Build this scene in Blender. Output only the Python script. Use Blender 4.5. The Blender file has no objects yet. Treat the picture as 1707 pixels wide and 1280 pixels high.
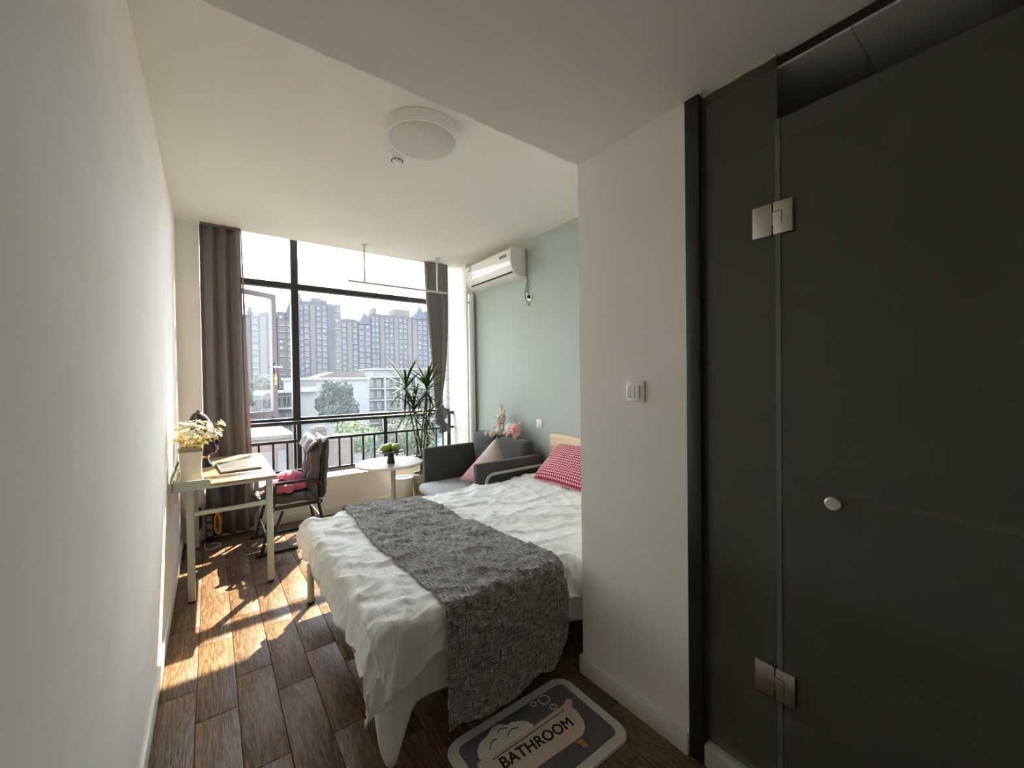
import bpy, bmesh, math, random
from math import sin, cos, pi, radians
from mathutils import Vector, Matrix, noise

SC = bpy.context.scene
COL = SC.collection
random.seed(7)

# ------------------------------------------------------------------ camera
CAM_H = 1.42
F_PX, YAW, PITCH, ROLL = 670.7, radians(36.853), radians(-0.718), radians(-0.759)
CX, CY = 853.5, 640.0
_fw = Vector((sin(YAW) * cos(PITCH), cos(YAW) * cos(PITCH), sin(PITCH)))
_r0 = Vector((cos(YAW), -sin(YAW), 0.0))
_u0 = _r0.cross(_fw)
_rt = _r0 * cos(ROLL) + _u0 * sin(ROLL)
_up = -_r0 * sin(ROLL) + _u0 * cos(ROLL)
CAM = Vector((0, 0, CAM_H))
cam_d = bpy.data.cameras.new('camera')
cam = bpy.data.objects.new('camera', cam_d)
COL.objects.link(cam)
cam_d.sensor_fit = 'HORIZONTAL'
cam_d.sensor_width = 36.0
cam_d.lens = 36.0 * F_PX / 1707.0
cam_d.clip_start = 0.02
cam_d.clip_end = 2000
m3 = Matrix((_rt, _up, -_fw)).transposed()
cam.matrix_world = Matrix.Translation(CAM) @ m3.to_4x4()
SC.camera = cam


def ray(px, py):
    return _fw * F_PX + _rt * (px - CX) - _up * (py - CY)


def on_y(px, py, y):
    d = ray(px, py); return CAM + d * (y / d.y)


def on_x(px, py, x):
    d = ray(px, py); return CAM + d * (x / d.x)


def on_z(px, py, z):
    d = ray(px, py); return CAM + d * ((z - CAM_H) / d.z)


# ------------------------------------------------------------------ colour management, world, sun
vs = SC.view_settings
vs.view_transform = 'Standard'
vs.look = 'None'
vs.gamma = 1.0
vs.use_curve_mapping = False
vs.exposure = 1.38
SC.cycles.max_bounces = 16
SC.cycles.diffuse_bounces = 10
SC.cycles.transparent_max_bounces = 16
SC.cycles.sample_clamp_indirect = 6.0
SC.cycles.caustics_refractive = False
SC.cycles.caustics_reflective = False

SKY_STRENGTH = 4.6
world = bpy.data.worlds.new('sky')
SC.world = world
world.use_nodes = True
wn = world.node_tree
wn.nodes.clear()
w_out = wn.nodes.new('ShaderNodeOutputWorld')
w_bg = wn.nodes.new('ShaderNodeBackground')
w_tc = wn.nodes.new('ShaderNodeTexCoord')
w_sep = wn.nodes.new('ShaderNodeSeparateXYZ')
w_ramp = wn.nodes.new('ShaderNodeValToRGB')
w_ramp.color_ramp.elements[0].position = 0.0
w_ramp.color_ramp.elements[0].color = (0.96, 0.98, 1.0, 1)
w_ramp.color_ramp.elements[1].position = 0.55
w_ramp.color_ramp.elements[1].color = (0.62, 0.77, 0.95, 1)
w_map = wn.nodes.new('ShaderNodeMapping')
w_map.inputs['Scale'].default_value = (1.2, 1.2, 5.0)
w_map.inputs['Rotation'].default_value = (0.0, 0.35, 0.4)
w_noise = wn.nodes.new('ShaderNodeTexNoise')
w_noise.inputs['Scale'].default_value = 1.6
w_noise.inputs['Detail'].default_value = 6
w_cr = wn.nodes.new('ShaderNodeValToRGB')
w_cr.color_ramp.elements[0].position = 0.48
w_cr.color_ramp.elements[1].position = 0.75
w_mix = wn.nodes.new('ShaderNodeMixRGB')
w_mix.inputs[2].default_value = (1.0, 1.0, 1.0, 1)
wn.links.new(w_tc.outputs['Generated'], w_sep.inputs[0])
wn.links.new(w_sep.outputs['Z'], w_ramp.inputs[0])
wn.links.new(w_tc.outputs['Generated'], w_map.inputs[0])
wn.links.new(w_map.outputs[0], w_noise.inputs['Vector'])
wn.links.new(w_noise.outputs[0], w_cr.inputs[0])
wn.links.new(w_cr.outputs[0], w_mix.inputs[0])
wn.links.new(w_ramp.outputs[0], w_mix.inputs[1])
wn.links.new(w_mix.outputs[0], w_bg.inputs[0])
w_bg.inputs[1].default_value = SKY_STRENGTH
wn.links.new(w_bg.outputs[0], w_out.inputs[0])

sun_d = bpy.data.lights.new('sun', 'SUN')
sun_d.energy = 11.0
sun_d.angle = radians(0.6)
sun_d.color = (1.0, 0.82, 0.60)
sun = bpy.data.objects.new('sun', sun_d)
COL.objects.link(sun)
SUN_DIR = Vector((0.62, 0.83, 1.0)).normalized()      # towards the sun, read from the desk leg's shadow
sun.rotation_euler = SUN_DIR.to_track_quat('Z', 'Y').to_euler()
sun.location = (6, 9, 12)


# ------------------------------------------------------------------ materials
MATS = {}


def _new(name):
    m = bpy.data.materials.new(name)
    m.use_nodes = True
    nt = m.node_tree
    b = nt.nodes['Principled BSDF']
    MATS[name] = m
    return m, nt, b


def N(nt, typ, **kw):
    n = nt.nodes.new(typ)
    for k, v in kw.items():
        if hasattr(n, k):
            setattr(n, k, v)
        else:
            n.inputs[k].default_value = v
    return n


def rgb(r, g, b):
    f = lambda c: (c / 255 / 12.92) if c / 255 <= 0.04045 else ((c / 255 + 0.055) / 1.055) ** 2.4
    return (f(r), f(g), f(b), 1)


def plain(name, col, rough=0.5, metal=0.0, var=0.08, scale=6.0, bump=0.0, bscale=200.0, spec=0.5, coat=0.0, stretch=(1, 1, 1)):
    """principled paint / plastic / metal with a faint procedural mottling and optional fine relief"""
    m, nt, b = _new(name)
    b.inputs['Roughness'].default_value = rough
    b.inputs['Metallic'].default_value = metal
    b.inputs['Specular IOR Level'].default_value = spec
    b.inputs['Coat Weight'].default_value = coat
    tc = N(nt, 'ShaderNodeTexCoord')
    mp = N(nt, 'ShaderNodeMapping', Scale=stretch)
    nt.links.new(tc.outputs['Object'], mp.inputs[0])
    nz = N(nt, 'ShaderNodeTexNoise', Scale=scale, Detail=4.0)
    nt.links.new(mp.outputs[0], nz.inputs['Vector'])
    rm = N(nt, 'ShaderNodeValToRGB')
    c = Vector(col[:3])
    rm.color_ramp.elements[0].position = 0.3
    rm.color_ramp.elements[1].position = 0.7
    rm.color_ramp.elements[0].color = (*(c * (1 - var)), 1)
    rm.color_ramp.elements[1].color = (*[min(1, v) for v in c * (1 + var)], 1)
    nt.links.new(nz.outputs[0], rm.inputs[0])
    nt.links.new(rm.outputs[0], b.inputs['Base Color'])
    if bump:
        n2 = N(nt, 'ShaderNodeTexNoise', Scale=bscale, Detail=3.0)
        nt.links.new(mp.outputs[0], n2.inputs['Vector'])
        bp = N(nt, 'ShaderNodeBump', Strength=bump, Distance=0.01)
        nt.links.new(n2.outputs[0], bp.inputs['Height'])
        nt.links.new(bp.outputs[0], b.inputs['Normal'])
    return m


def wood(name, c1, c2, c3, rough=0.4, axis='Y', scale=1.0, bump=0.25, per_object=0.0, spec=0.5):
    """wood grain: rings stretched along one axis, with pores"""
    m, nt, b = _new(name)
    b.inputs['Roughness'].default_value = rough
    b.inputs['Specular IOR Level'].default_value = spec
    tc = N(nt, 'ShaderNodeTexCoord')
    oi = N(nt, 'ShaderNodeObjectInfo')
    sc = {'X': (1.3, 14, 14), 'Y': (14, 1.3, 14), 'Z': (14, 14, 1.3)}[axis]
    mp = N(nt, 'ShaderNodeMapping', Scale=tuple(v * scale for v in sc))
    add = N(nt, 'ShaderNodeVectorMath', operation='ADD')
    mulr = N(nt, 'ShaderNodeVectorMath', operation='SCALE')
    mulr.inputs[0].default_value = (3.1, 7.7, 5.3)
    nt.links.new(oi.outputs['Random'], mulr.inputs['Scale'])
    nt.links.new(tc.outputs['Object'], add.inputs[0])
    nt.links.new(mulr.outputs[0], add.inputs[1])
    nt.links.new(add.outputs[0], mp.inputs[0])
    n1 = N(nt, 'ShaderNodeTexNoise', Scale=1.0, Detail=5.0, Distortion=1.2)
    nt.links.new(mp.outputs[0], n1.inputs['Vector'])
    wv = N(nt, 'ShaderNodeMath', operation='MULTIPLY')
    wv.inputs[1].default_value = 38.0
    nt.links.new(n1.outputs[0], wv.inputs[0])
    sn = N(nt, 'ShaderNodeMath', operation='SINE')
    nt.links.new(wv.outputs[0], sn.inputs[0])
    n3 = N(nt, 'ShaderNodeTexNoise', Scale=5.0, Detail=6.0)
    mp2 = N(nt, 'ShaderNodeMapping', Scale=tuple(v * scale * 2.2 for v in sc))
    nt.links.new(add.outputs[0], mp2.inputs[0])
    nt.links.new(mp2.outputs[0], n3.inputs['Vector'])
    mixf = N(nt, 'ShaderNodeMath', operation='MULTIPLY_ADD')
    mixf.inputs[1].default_value = 0.16
    nt.links.new(sn.outputs[0], mixf.inputs[0])
    nt.links.new(n3.outputs[0], mixf.inputs[2])
    rm = N(nt, 'ShaderNodeValToRGB')
    rm.color_ramp.elements[0].position = 0.30
    rm.color_ramp.elements[0].color = c1
    rm.color_ramp.elements[1].position = 0.70
    rm.color_ramp.elements[1].color = c3
    e = rm.color_ramp.elements.new(0.5)
    e.color = c2
    nt.links.new(mixf.outputs[0], rm.inputs[0])
    if per_object:
        hs = N(nt, 'ShaderNodeHueSaturation')
        mr = N(nt, 'ShaderNodeMapRange')
        mr.inputs[3].default_value = 1 - per_object
        mr.inputs[4].default_value = 1 + per_object
        nt.links.new(oi.outputs['Random'], mr.inputs[0])
        nt.links.new(mr.outputs[0], hs.inputs['Value'])
        nt.links.new(rm.outputs[0], hs.inputs['Color'])
        nt.links.new(hs.outputs[0], b.inputs['Base Color'])
    else:
        nt.links.new(rm.outputs[0], b.inputs['Base Color'])
    bp = N(nt, 'ShaderNodeBump', Strength=bump, Distance=0.004)
    nt.links.new(n3.outputs[0], bp.inputs['Height'])
    nt.links.new(bp.outputs[0], b.inputs['Normal'])
    return m


def fabric(name, c1, c2, scale=350.0, rough=0.95, bump=0.4, sheen=0.2, ratio=(1, 1, 1)):
    m, nt, b = _new(name)
    b.inputs['Roughness'].default_value = rough
    b.inputs['Specular IOR Level'].default_value = 0.15
    b.inputs['Sheen Weight'].default_value = sheen
    tc = N(nt, 'ShaderNodeTexCoord')
    mp = N(nt, 'ShaderNodeMapping', Scale=ratio)
    nt.links.new(tc.outputs['Object'], mp.inputs[0])
    nz = N(nt, 'ShaderNodeTexNoise', Scale=scale, Detail=2.0)
    nt.links.new(mp.outputs[0], nz.inputs['Vector'])
    rm = N(nt, 'ShaderNodeValToRGB')
    rm.color_ramp.elements[0].position = 0.35
    rm.color_ramp.elements[1].position = 0.65
    rm.color_ramp.elements[0].color = c1
    rm.color_ramp.elements[1].color = c2
    nt.links.new(nz.outputs[0], rm.inputs[0])
    nt.links.new(rm.outputs[0], b.inputs['Base Color'])
    bp = N(nt, 'ShaderNodeBump', Strength=bump, Distance=0.002)
    nt.links.new(nz.outputs[0], bp.inputs['Height'])
    nt.links.new(bp.outputs[0], b.inputs['Normal'])
    return m


M_WALL = plain('white wall paint', (0.88, 0.85, 0.79, 1), 0.85, var=0.03, scale=3.0, bump=0.06, bscale=90, spec=0.2)
M_CEIL = plain('ceiling paint', (0.87, 0.84, 0.78, 1), 0.95, var=0.02, scale=2.0, bump=0.12, bscale=120, spec=0.1)
M_GREEN = plain('sage green wall paint', (0.42, 0.475, 0.425, 1), 0.85, var=0.03, scale=1.5, bump=0.06, bscale=90, spec=0.2)
M_TRIM = plain('cream baseboard', (0.80, 0.80, 0.70, 1), 0.35, var=0.02)
M_BLACKFR = plain('black anodised frame', (0.012, 0.012, 0.012, 1), 0.35, var=0.1)
M_WINFR = plain('dark charcoal window frame', (0.022, 0.022, 0.022, 1), 0.35, var=0.1)
M_SASH = plain('grey sash frame', (0.10, 0.09, 0.09, 1), 0.4, var=0.1)
M_GROUT = plain('dark floor joint', (0.05, 0.035, 0.025, 1), 0.9, var=0.2, scale=40)
M_PLANK = wood('brown oak plank', (0.085, 0.046, 0.021, 1), (0.148, 0.086, 0.042, 1), (0.215, 0.133, 0.070, 1), 0.45, 'Y', 1.5, 0.45, 0.06, spec=0.3)
M_LIGHTWOOD = wood('pale oak veneer', (0.26, 0.175, 0.10, 1), (0.31, 0.215, 0.13, 1), (0.36, 0.255, 0.16, 1), 0.45, 'Y', 0.8, 0.1)
M_SAGEMETAL = plain('sage green painted steel', (0.40, 0.45, 0.38, 1), 0.4, var=0.03)
M_WHITEPL = plain('white plastic', (0.80, 0.79, 0.75, 1), 0.35, var=0.02)
M_BLACKPL = plain('black plastic', (0.015, 0.015, 0.016, 1), 0.4, var=0.1)
M_STEEL = plain('brushed steel', (0.62, 0.56, 0.50, 1), 0.38, metal=1.0, var=0.08, scale=30, stretch=(1, 1, 20))
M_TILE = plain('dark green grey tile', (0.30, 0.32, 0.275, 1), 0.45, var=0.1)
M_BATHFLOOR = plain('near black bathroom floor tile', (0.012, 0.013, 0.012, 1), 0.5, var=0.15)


def glass_mat(name, tint, film=None, frost=0.0, dirt=0.0, dirt_col=(0.8, 0.85, 0.9, 1), rough=0.02):
    """thin pane: light passes straight (or scattered when frosted), the face mirrors at grazing angles; dirt scatters the light that falls on it"""
    m, nt, b = _new(name)
    nt.nodes.remove(b)
    out = nt.nodes['Material Output']
    tr = N(nt, 'ShaderNodeBsdfTransparent', Color=tint)
    gl = N(nt, 'ShaderNodeBsdfGlossy', Roughness=rough)
    fr = N(nt, 'ShaderNodeFresnel', IOR=1.45)
    mx = N(nt, 'ShaderNodeMixShader')
    nt.links.new(fr.outputs[0], mx.inputs[0])
    last = tr
    if frost:
        rf = N(nt, 'ShaderNodeBsdfRefraction', Color=tint, Roughness=frost, IOR=1.02)
        last = rf
    if dirt:
        tl = N(nt, 'ShaderNodeBsdfTranslucent', Color=dirt_col)
        nz = N(nt, 'ShaderNodeTexNoise', Scale=2.5, Detail=8.0)
        tc = N(nt, 'ShaderNodeTexCoord')
        mp = N(nt, 'ShaderNodeMapping', Scale=(3, 3, 1))
        nt.links.new(tc.outputs['Object'], mp.inputs[0])
        nt.links.new(mp.outputs[0], nz.inputs['Vector'])
        mr = N(nt, 'ShaderNodeMapRange')
        mr.inputs[1].default_value = 0.3
        mr.inputs[2].default_value = 0.7
        mr.inputs[3].default_value = dirt * 0.7
        mr.inputs[4].default_value = dirt * 1.3
        nt.links.new(nz.outputs[0], mr.inputs[0])
        m2 = N(nt, 'ShaderNodeMixShader')
        nt.links.new(mr.outputs[0], m2.inputs[0])
        nt.links.new(last.outputs[0], m2.inputs[1])
        nt.links.new(tl.outputs[0], m2.inputs[2])
        last = m2
    if film:
        df = N(nt, 'ShaderNodeBsdfDiffuse', Color=film[1])
        m4 = N(nt, 'ShaderNodeMixShader', Fac=film[0])
        nt.links.new(last.outputs[0], m4.inputs[1])
        nt.links.new(df.outputs[0], m4.inputs[2])
        last = m4
    nt.links.new(last.outputs[0], mx.inputs[1])
    nt.links.new(gl.outputs[0], mx.inputs[2])
    nt.links.new(mx.outputs[0], out.inputs[0])
    return m


M_PANE = glass_mat('dusty window glass', (0.95, 0.97, 0.97, 1), dirt=0.019, dirt_col=(0.72, 0.80, 0.92, 1))
M_FROST = glass_mat('grey green frosted glass', (0.62, 0.66, 0.60, 1), film=(0.29, (0.27, 0.28, 0.225, 1)), frost=0.16, rough=0.12)
M_CLEARSTRIP = glass_mat('clear plastic seal strip', (0.75, 0.80, 0.78, 1), film=(0.30, (0.42, 0.44, 0.41, 1)), dirt=0.15, dirt_col=(0.75, 0.8, 0.8, 1), rough=0.15)

# ------------------------------------------------------------------ building helpers (all coordinates are world metres)
WL = {}          # world location of every object that may become a parent


def props(o, label=None, cat=None, group=None, kind=None):
    if label: o['label'] = label
    if cat: o['category'] = cat
    if group: o['group'] = group
    if kind: o['kind'] = kind
    return o


def thing(name, label, cat, loc, group=None, kind=None):
    o = bpy.data.objects.new(name, None)
    o.empty_display_size = 0.1
    COL.objects.link(o)
    o.location = loc
    WL[o] = Vector(loc)
    return props(o, label, cat, group, kind)


def link_mesh(me, name, parent=None, origin=(0, 0, 0)):
    o = bpy.data.objects.new(name, me)
    COL.objects.link(o)
    WL[o] = Vector(origin)
    if parent is not None:
        o.parent = parent
        o.location = Vector(origin) - WL[parent]
    else:
        o.location = origin
    return o


def done(bm, name, mat, parent=None, origin=None, smooth=False, sharp=None, label=None, cat=None, group=None, kind=None, recalc=True):
    """bmesh in world coordinates -> one mesh object"""
    if origin is None:
        origin = WL[parent] if parent is not None else (0, 0, 0)
    origin = Vector(origin)
    if recalc:
        bmesh.ops.recalc_face_normals(bm, faces=bm.faces)
    bmesh.ops.translate(bm, verts=bm.verts, vec=-origin)
    me = bpy.data.meshes.new(name)
    bm.to_mesh(me)
    bm.free()
    for mm in (mat if isinstance(mat, (list, tuple)) else [mat]):
        me.materials.append(mm)
    if smooth:
        me.polygons.foreach_set('use_smooth', [True] * len(me.polygons))
        if sharp is not None:
            me.set_sharp_from_angle(angle=radians(sharp))
    o = link_mesh(me, name, parent, origin)
    return props(o, label, cat, group, kind)


def b_box(bm, lo, hi, bevel=0.0, seg=2, rot=None):
    r = bmesh.ops.create_cube(bm, size=1.0)
    vs_ = r['verts']
    lo, hi = Vector(lo), Vector(hi)
    c, s = (lo + hi) / 2, hi - lo
    for v in vs_:
        v.co = Vector((v.co.x * s.x, v.co.y * s.y, v.co.z * s.z))
    if bevel:
        es = list({e for v in vs_ for e in v.link_edges})
        rr = bmesh.ops.bevel(bm, geom=es, offset=min(bevel, min(s) * 0.49), segments=seg, affect='EDGES', profile=0.5)
        vs_ = list({v for f in rr['faces'] for v in f.verts} | {v for v in vs_ if v.is_valid})
    for v in vs_:
        if rot is not None:
            v.co = rot @ v.co
        v.co += c
    return vs_


def box(name, lo, hi, mat, parent=None, bevel=0.0, **kw):
    bm = bmesh.new()
    b_box(bm, lo, hi, bevel)
    return done(bm, name, mat, parent, smooth=bevel > 0, sharp=35 if bevel > 0 else None, **kw)


def b_tube(bm, pts, r, n=10, closed=False, caps=True, radii=None, flat=1.0):
    """round bar swept along a polyline"""
    pts = [Vector(p) for p in pts]
    k = len(pts)
    rings = []
    prev = None
    for i, p in enumerate(pts):
        if closed:
            t = (pts[(i + 1) % k] - pts[i - 1]).normalized()
        elif i == 0:
            t = (pts[1] - pts[0]).normalized()
        elif i == k - 1:
            t = (pts[-1] - pts[-2]).normalized()
        else:
            t = ((pts[i + 1] - p).normalized() + (p - pts[i - 1]).normalized()).normalized()
        if prev is None:
            a = Vector((0, 0, 1)) if abs(t.z) < 0.9 else Vector((1, 0, 0))
            s = t.cross(a).normalized()
        else:
            s = (prev - t * prev.dot(t)).normalized()
        prev = s
        u = t.cross(s)
        rr = radii[i] if radii else r
        rings.append([bm.verts.new(p + (s * cos(2 * pi * j / n) + u * sin(2 * pi * j / n) * flat) * rr) for j in range(n)])
    for i in range(k if closed else k - 1):
        A, B = rings[i], rings[(i + 1) % k]
        for j in range(n):
            bm.faces.new((A[j], A[(j + 1) % n], B[(j + 1) % n], B[j]))
    if caps and not closed:
        bm.faces.new(rings[0][::-1])
        bm.faces.new(rings[-1])
    return rings


def tube(name, pts, r, mat, parent=None, n=10, closed=False, **kw):
    bm = bmesh.new()
    radii = kw.pop('radii', None)
    b_tube(bm, pts, r, n, closed, radii=radii)
    return done(bm, name, mat, parent, smooth=True, sharp=50, **kw)


def arc_path(pts, rad, seg=6):
    """polyline with its inner corners rounded"""
    pts = [Vector(p) for p in pts]
    out = [pts[0]]
    for i in range(1, len(pts) - 1):
        a, b, c = pts[i - 1], pts[i], pts[i + 1]
        d1, d2 = (a - b).normalized(), (c - b).normalized()
        rr = min(rad, (a - b).length * 0.49, (c - b).length * 0.49)
        p1, p2 = b + d1 * rr, b + d2 * rr
        for j in range(seg + 1):
            t = j / seg
            out.append(p1 * (1 - t) ** 2 + b * 2 * t * (1 - t) + p2 * t ** 2)
    out.append(pts[-1])
    return out


def smooth_path(pts, sub=6):
    """Catmull-Rom through the points"""
    P = [Vector(p) for p in pts]
    P = [P[0] * 2 - P[1]] + P + [P[-1] * 2 - P[-2]]
    out = []
    for i in range(1, len(P) - 2):
        a, b, c, d = P[i - 1:i + 3]
        for j in range(sub):
            t = j / sub
            out.append(0.5 * ((2 * b) + (c - a) * t + (2 * a - 5 * b + 4 * c - d) * t * t + (3 * b - a - 3 * c + d) * t ** 3))
    out.append(P[-2])
    return out


def b_lathe(bm, prof, center, n=32, axis='Z', squash=(1, 1)):
    """prof: (radius, height) pairs from bottom to top"""
    c = Vector(center)
    rings = []
    for r, h in prof:
        if r < 1e-6:
            rings.append([bm.verts.new(c + Vector((0, 0, h)))])
        else:
            rings.append([bm.verts.new(c + Vector((r * cos(2 * pi * j / n) * squash[0], r * sin(2 * pi * j / n) * squash[1], h))) for j in range(n)])
    for A, B in zip(rings, rings[1:]):
        if len(A) == 1 and len(B) == 1:
            continue
        for j in range(n):
            k = (j + 1) % n
            if len(A) == 1:
                bm.faces.new((A[0], B[k], B[j]))
            elif len(B) == 1:
                bm.faces.new((A[j], A[k], B[0]))
            else:
                bm.faces.new((A[j], A[k], B[k], B[j]))
    if len(rings[0]) > 1:
        bm.faces.new(rings[0][::-1])
    if len(rings[-1]) > 1:
        bm.faces.new(rings[-1])
    return [v for r in rings for v in r]


def lathe(name, prof, center, mat, parent=None, n=32, sharp=35, **kw):
    bm = bmesh.new()
    b_lathe(bm, prof, center, n)
    return done(bm, name, mat, parent, smooth=True, sharp=sharp, **kw)


def b_ball(bm, c, r, seg=16, rings=10, rot=None):
    """ellipsoid; r is a number or three radii"""
    r = Vector((r, r, r)) if isinstance(r, (int, float)) else Vector(r)
    res = bmesh.ops.create_uvsphere(bm, u_segments=seg, v_segments=rings, radius=1.0)
    for v in res['verts']:
        p = Vector((v.co.x * r.x, v.co.y * r.y, v.co.z * r.z))
        if rot is not None:
            p = rot @ p
        v.co = p + Vector(c)
    return res['verts']


def ball(name, c, r, mat, parent=None, rot=None, seg=16, rings=10, **kw):
    bm = bmesh.new()
    b_ball(bm, c, r, seg, rings, rot)
    return done(bm, name, mat, parent, smooth=True, **kw)


def b_prism(bm, outline, depth, to_world, bevel=0.0):
    """flat outline (2-D points) extruded by depth; to_world(u, v, w) gives the world point"""
    A = [bm.verts.new(to_world(u, v, 0)) for u, v in outline]
    B = [bm.verts.new(to_world(u, v, depth)) for u, v in outline]
    n = len(outline)
    bm.faces.new(A[::-1])
    bm.faces.new(B)
    for i in range(n):
        bm.faces.new((A[i], A[(i + 1) % n], B[(i + 1) % n], B[i]))
    if bevel:
        es = [e for e in bm.edges if (e.verts[0] in B and e.verts[1] in B)]
        bmesh.ops.bevel(bm, geom=es, offset=bevel, segments=2, affect='EDGES')


def prism(name, outline, depth, to_world, mat, parent=None, bevel=0.0, **kw):
    bm = bmesh.new()
    b_prism(bm, outline, depth, to_world, bevel)
    return done(bm, name, mat, parent, smooth=True, sharp=30, **kw)


def round_rect(w, h, r, seg=6):
    """counter-clockwise outline centred on the origin"""
    out = []
    for cx, cy, a0 in ((w / 2 - r, h / 2 - r, 0), (-w / 2 + r, h / 2 - r, 90), (-w / 2 + r, -h / 2 + r, 180), (w / 2 - r, -h / 2 + r, 270)):
        for j in range(seg + 1):
            a = radians(a0 + 90 * j / seg)
            out.append((cx + r * cos(a), cy + r * sin(a)))
    return out


def copy_obj(src, name, parent, world_loc):
    o = bpy.data.objects.new(name, src.data)
    COL.objects.link(o)
    WL[o] = Vector(world_loc)
    if parent is not None:
        o.parent = parent
        o.location = Vector(world_loc) - WL[parent]
    else:
        o.location = world_loc
    return o


def grid_mesh(name, fn, nu, nv, mat, parent=None, thick=0.0, uv=None, smooth=True, origin=None, closed_u=False, subsurf=0, **kw):
    """surface fn(i/nu, j/nv); uv(i/nu, j/nv) gives metres for the pattern"""
    bm = bmesh.new()
    V = [[bm.verts.new(fn(i / nu, j / nv)) for j in range(nv + 1)] for i in range(nu + (0 if closed_u else 1))]
    lay = bm.loops.layers.uv.new('UVMap') if uv else None
    for i in range(nu):
        for j in range(nv):
            i2 = (i + 1) % len(V)
            f = bm.faces.new((V[i][j], V[i2][j], V[i2][j + 1], V[i][j + 1]))
            if uv:
                for lp, (a, b) in zip(f.loops, ((i, j), (i + 1, j), (i + 1, j + 1), (i, j + 1))):
                    lp[lay].uv = uv(a / nu, b / nv)
    o = done(bm, name, mat, parent, origin=origin, smooth=smooth, **kw)
    if subsurf:
        md = o.modifiers.new('smooth', 'SUBSURF')
        md.levels = md.render_levels = subsurf
    if thick:
        md = o.modifiers.new('thickness', 'SOLIDIFY')
        md.thickness = thick
        md.offset = -1
    return o


# ------------------------------------------------------------------ the room
XL, XR, YW, YB = -0.225, 2.65, 4.60, 1.345      # left wall, green wall, window wall, beam / bathroom wall
ZC, ZB = 2.855, 2.43                            # ceiling, lower corridor ceiling
XP = 1.415                                      # corridor face of the bathroom wall
YBACK = -1.70
T = 0.12

floor = box('floor', (XL - T, YBACK - T, -0.10), (XR + T, YW + 0.02, -0.004), M_GROUT, kind='structure')
joint = {0: 2.36, 1: 2.13, 2: 2.346, 3: 2.127, 4: 2.335}
PW, PL = 0.1495, 0.605
plank_src = {}
k = 0
xx = XL
row = 0
while xx < XR - 0.01:
    x1 = min(xx + PW, XR)
    j0 = joint.get(row, 2.13 if row % 2 else 2.34)
    yy = j0 - PL * math.ceil((j0 - YBACK) / PL)
    while yy < YW:
        y0, y1 = max(yy, YBACK), min(yy + PL, YW)
        if y1 - y0 > 0.02 and not (xx > 1.46 and y1 < 0.97):
            key = (round(x1 - xx, 3), round(y1 - y0, 3))
            c = ((xx + x1) / 2, (y0 + y1) / 2, 0)
            if key not in plank_src:
                g = 0.0013
                plank_src[key] = box('plank', (xx + g, y0 + g, -0.006), (x1 - g, y1 - g, 0.0), M_PLANK, floor, bevel=0.0016, origin=c)
            else:
                copy_obj(plank_src[key], 'plank', floor, c)
        yy += PL
    xx += PW
    row += 1

box('wall_left', (XL - T, YBACK - T, 0), (XL, YW + 0.30, ZC + 0.3), M_WALL, kind='structure')
wr = box('wall_right', (XR, YB - 0.02, 0), (XR + T, YW + 0.02, ZC), M_GREEN, kind='structure')
box('ceiling', (XL - T, YB, ZC), (XR + T, YW - 0.005, ZC + 0.14), M_CEIL, kind='structure')
box('ceiling_corridor', (XL - T, YBACK - T, ZB), (XR + T, YB, ZC + 0.14), M_CEIL, kind='structure')
box('wall_bathroom', (XP, 1.00, 0), (XR + T, YB, ZB), M_WALL, kind='structure')
box('wall_corridor', (XP, 0.805, 0), (1.470, 1.00, ZB), M_WALL, kind='structure')
box('wall_back', (XL - T, YBACK - T, 0), (XP + 0.6, YBACK, ZB), M_WALL, kind='structure')
# window wall: strip on the left, parapet under the sill, corner column on the right, recess behind
YG = 4.86                                       # glazing line
WX0, WX1 = -0.060, 2.560                        # opening
ZS = 0.405                                      # sill
box('wall_window_left', (XL - T, YW, 0), (WX0, YG + 0.10, ZC + 0.3), M_WALL, kind='structure')
box('wall_window_parapet', (WX0, YW, 0), (WX1, YG + 0.10, ZS - 0.02), M_WALL, kind='structure')
box('wall_window_sill', (WX0, YW - 0.012, ZS - 0.02), (WX1, YG - 0.03, ZS), M_TRIM, bevel=0.004, kind='structure')
box('wall_window_head', (WX0 - 0.1, YW - 0.005, ZC + 0.14), (WX1 + 0.1, YG + 0.10, ZC + 0.3), M_WALL, kind='structure')
box('wall_window_column', (WX1, YW - 0.26, 0), (XR + T, YG + 0.10, ZC + 0.14), M_WALL, kind='structure')


BH = 0.085
box('baseboard_left', (XL, YBACK, 0), (XL + 0.014, YW, BH), M_TRIM, bevel=0.004, kind='structure')
box('baseboard_window', (XL, YW - 0.014, 0), (WX1, YW, BH), M_TRIM, bevel=0.004, kind='structure')
box('baseboard_corridor', (XP - 0.014, 0.807, 0), (XP, YB + 0.014, BH), M_TRIM, bevel=0.004, kind='structure')
box('baseboard_bathroom', (XP - 0.014, YB, 0), (XR, YB + 0.014, BH), M_TRIM, bevel=0.004, kind='structure')
box('baseboard_right', (XR - 0.014, YB + 0.014, 0), (XR, YW - 0.26, BH), M_TRIM, bevel=0.004, kind='structure')

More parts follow.
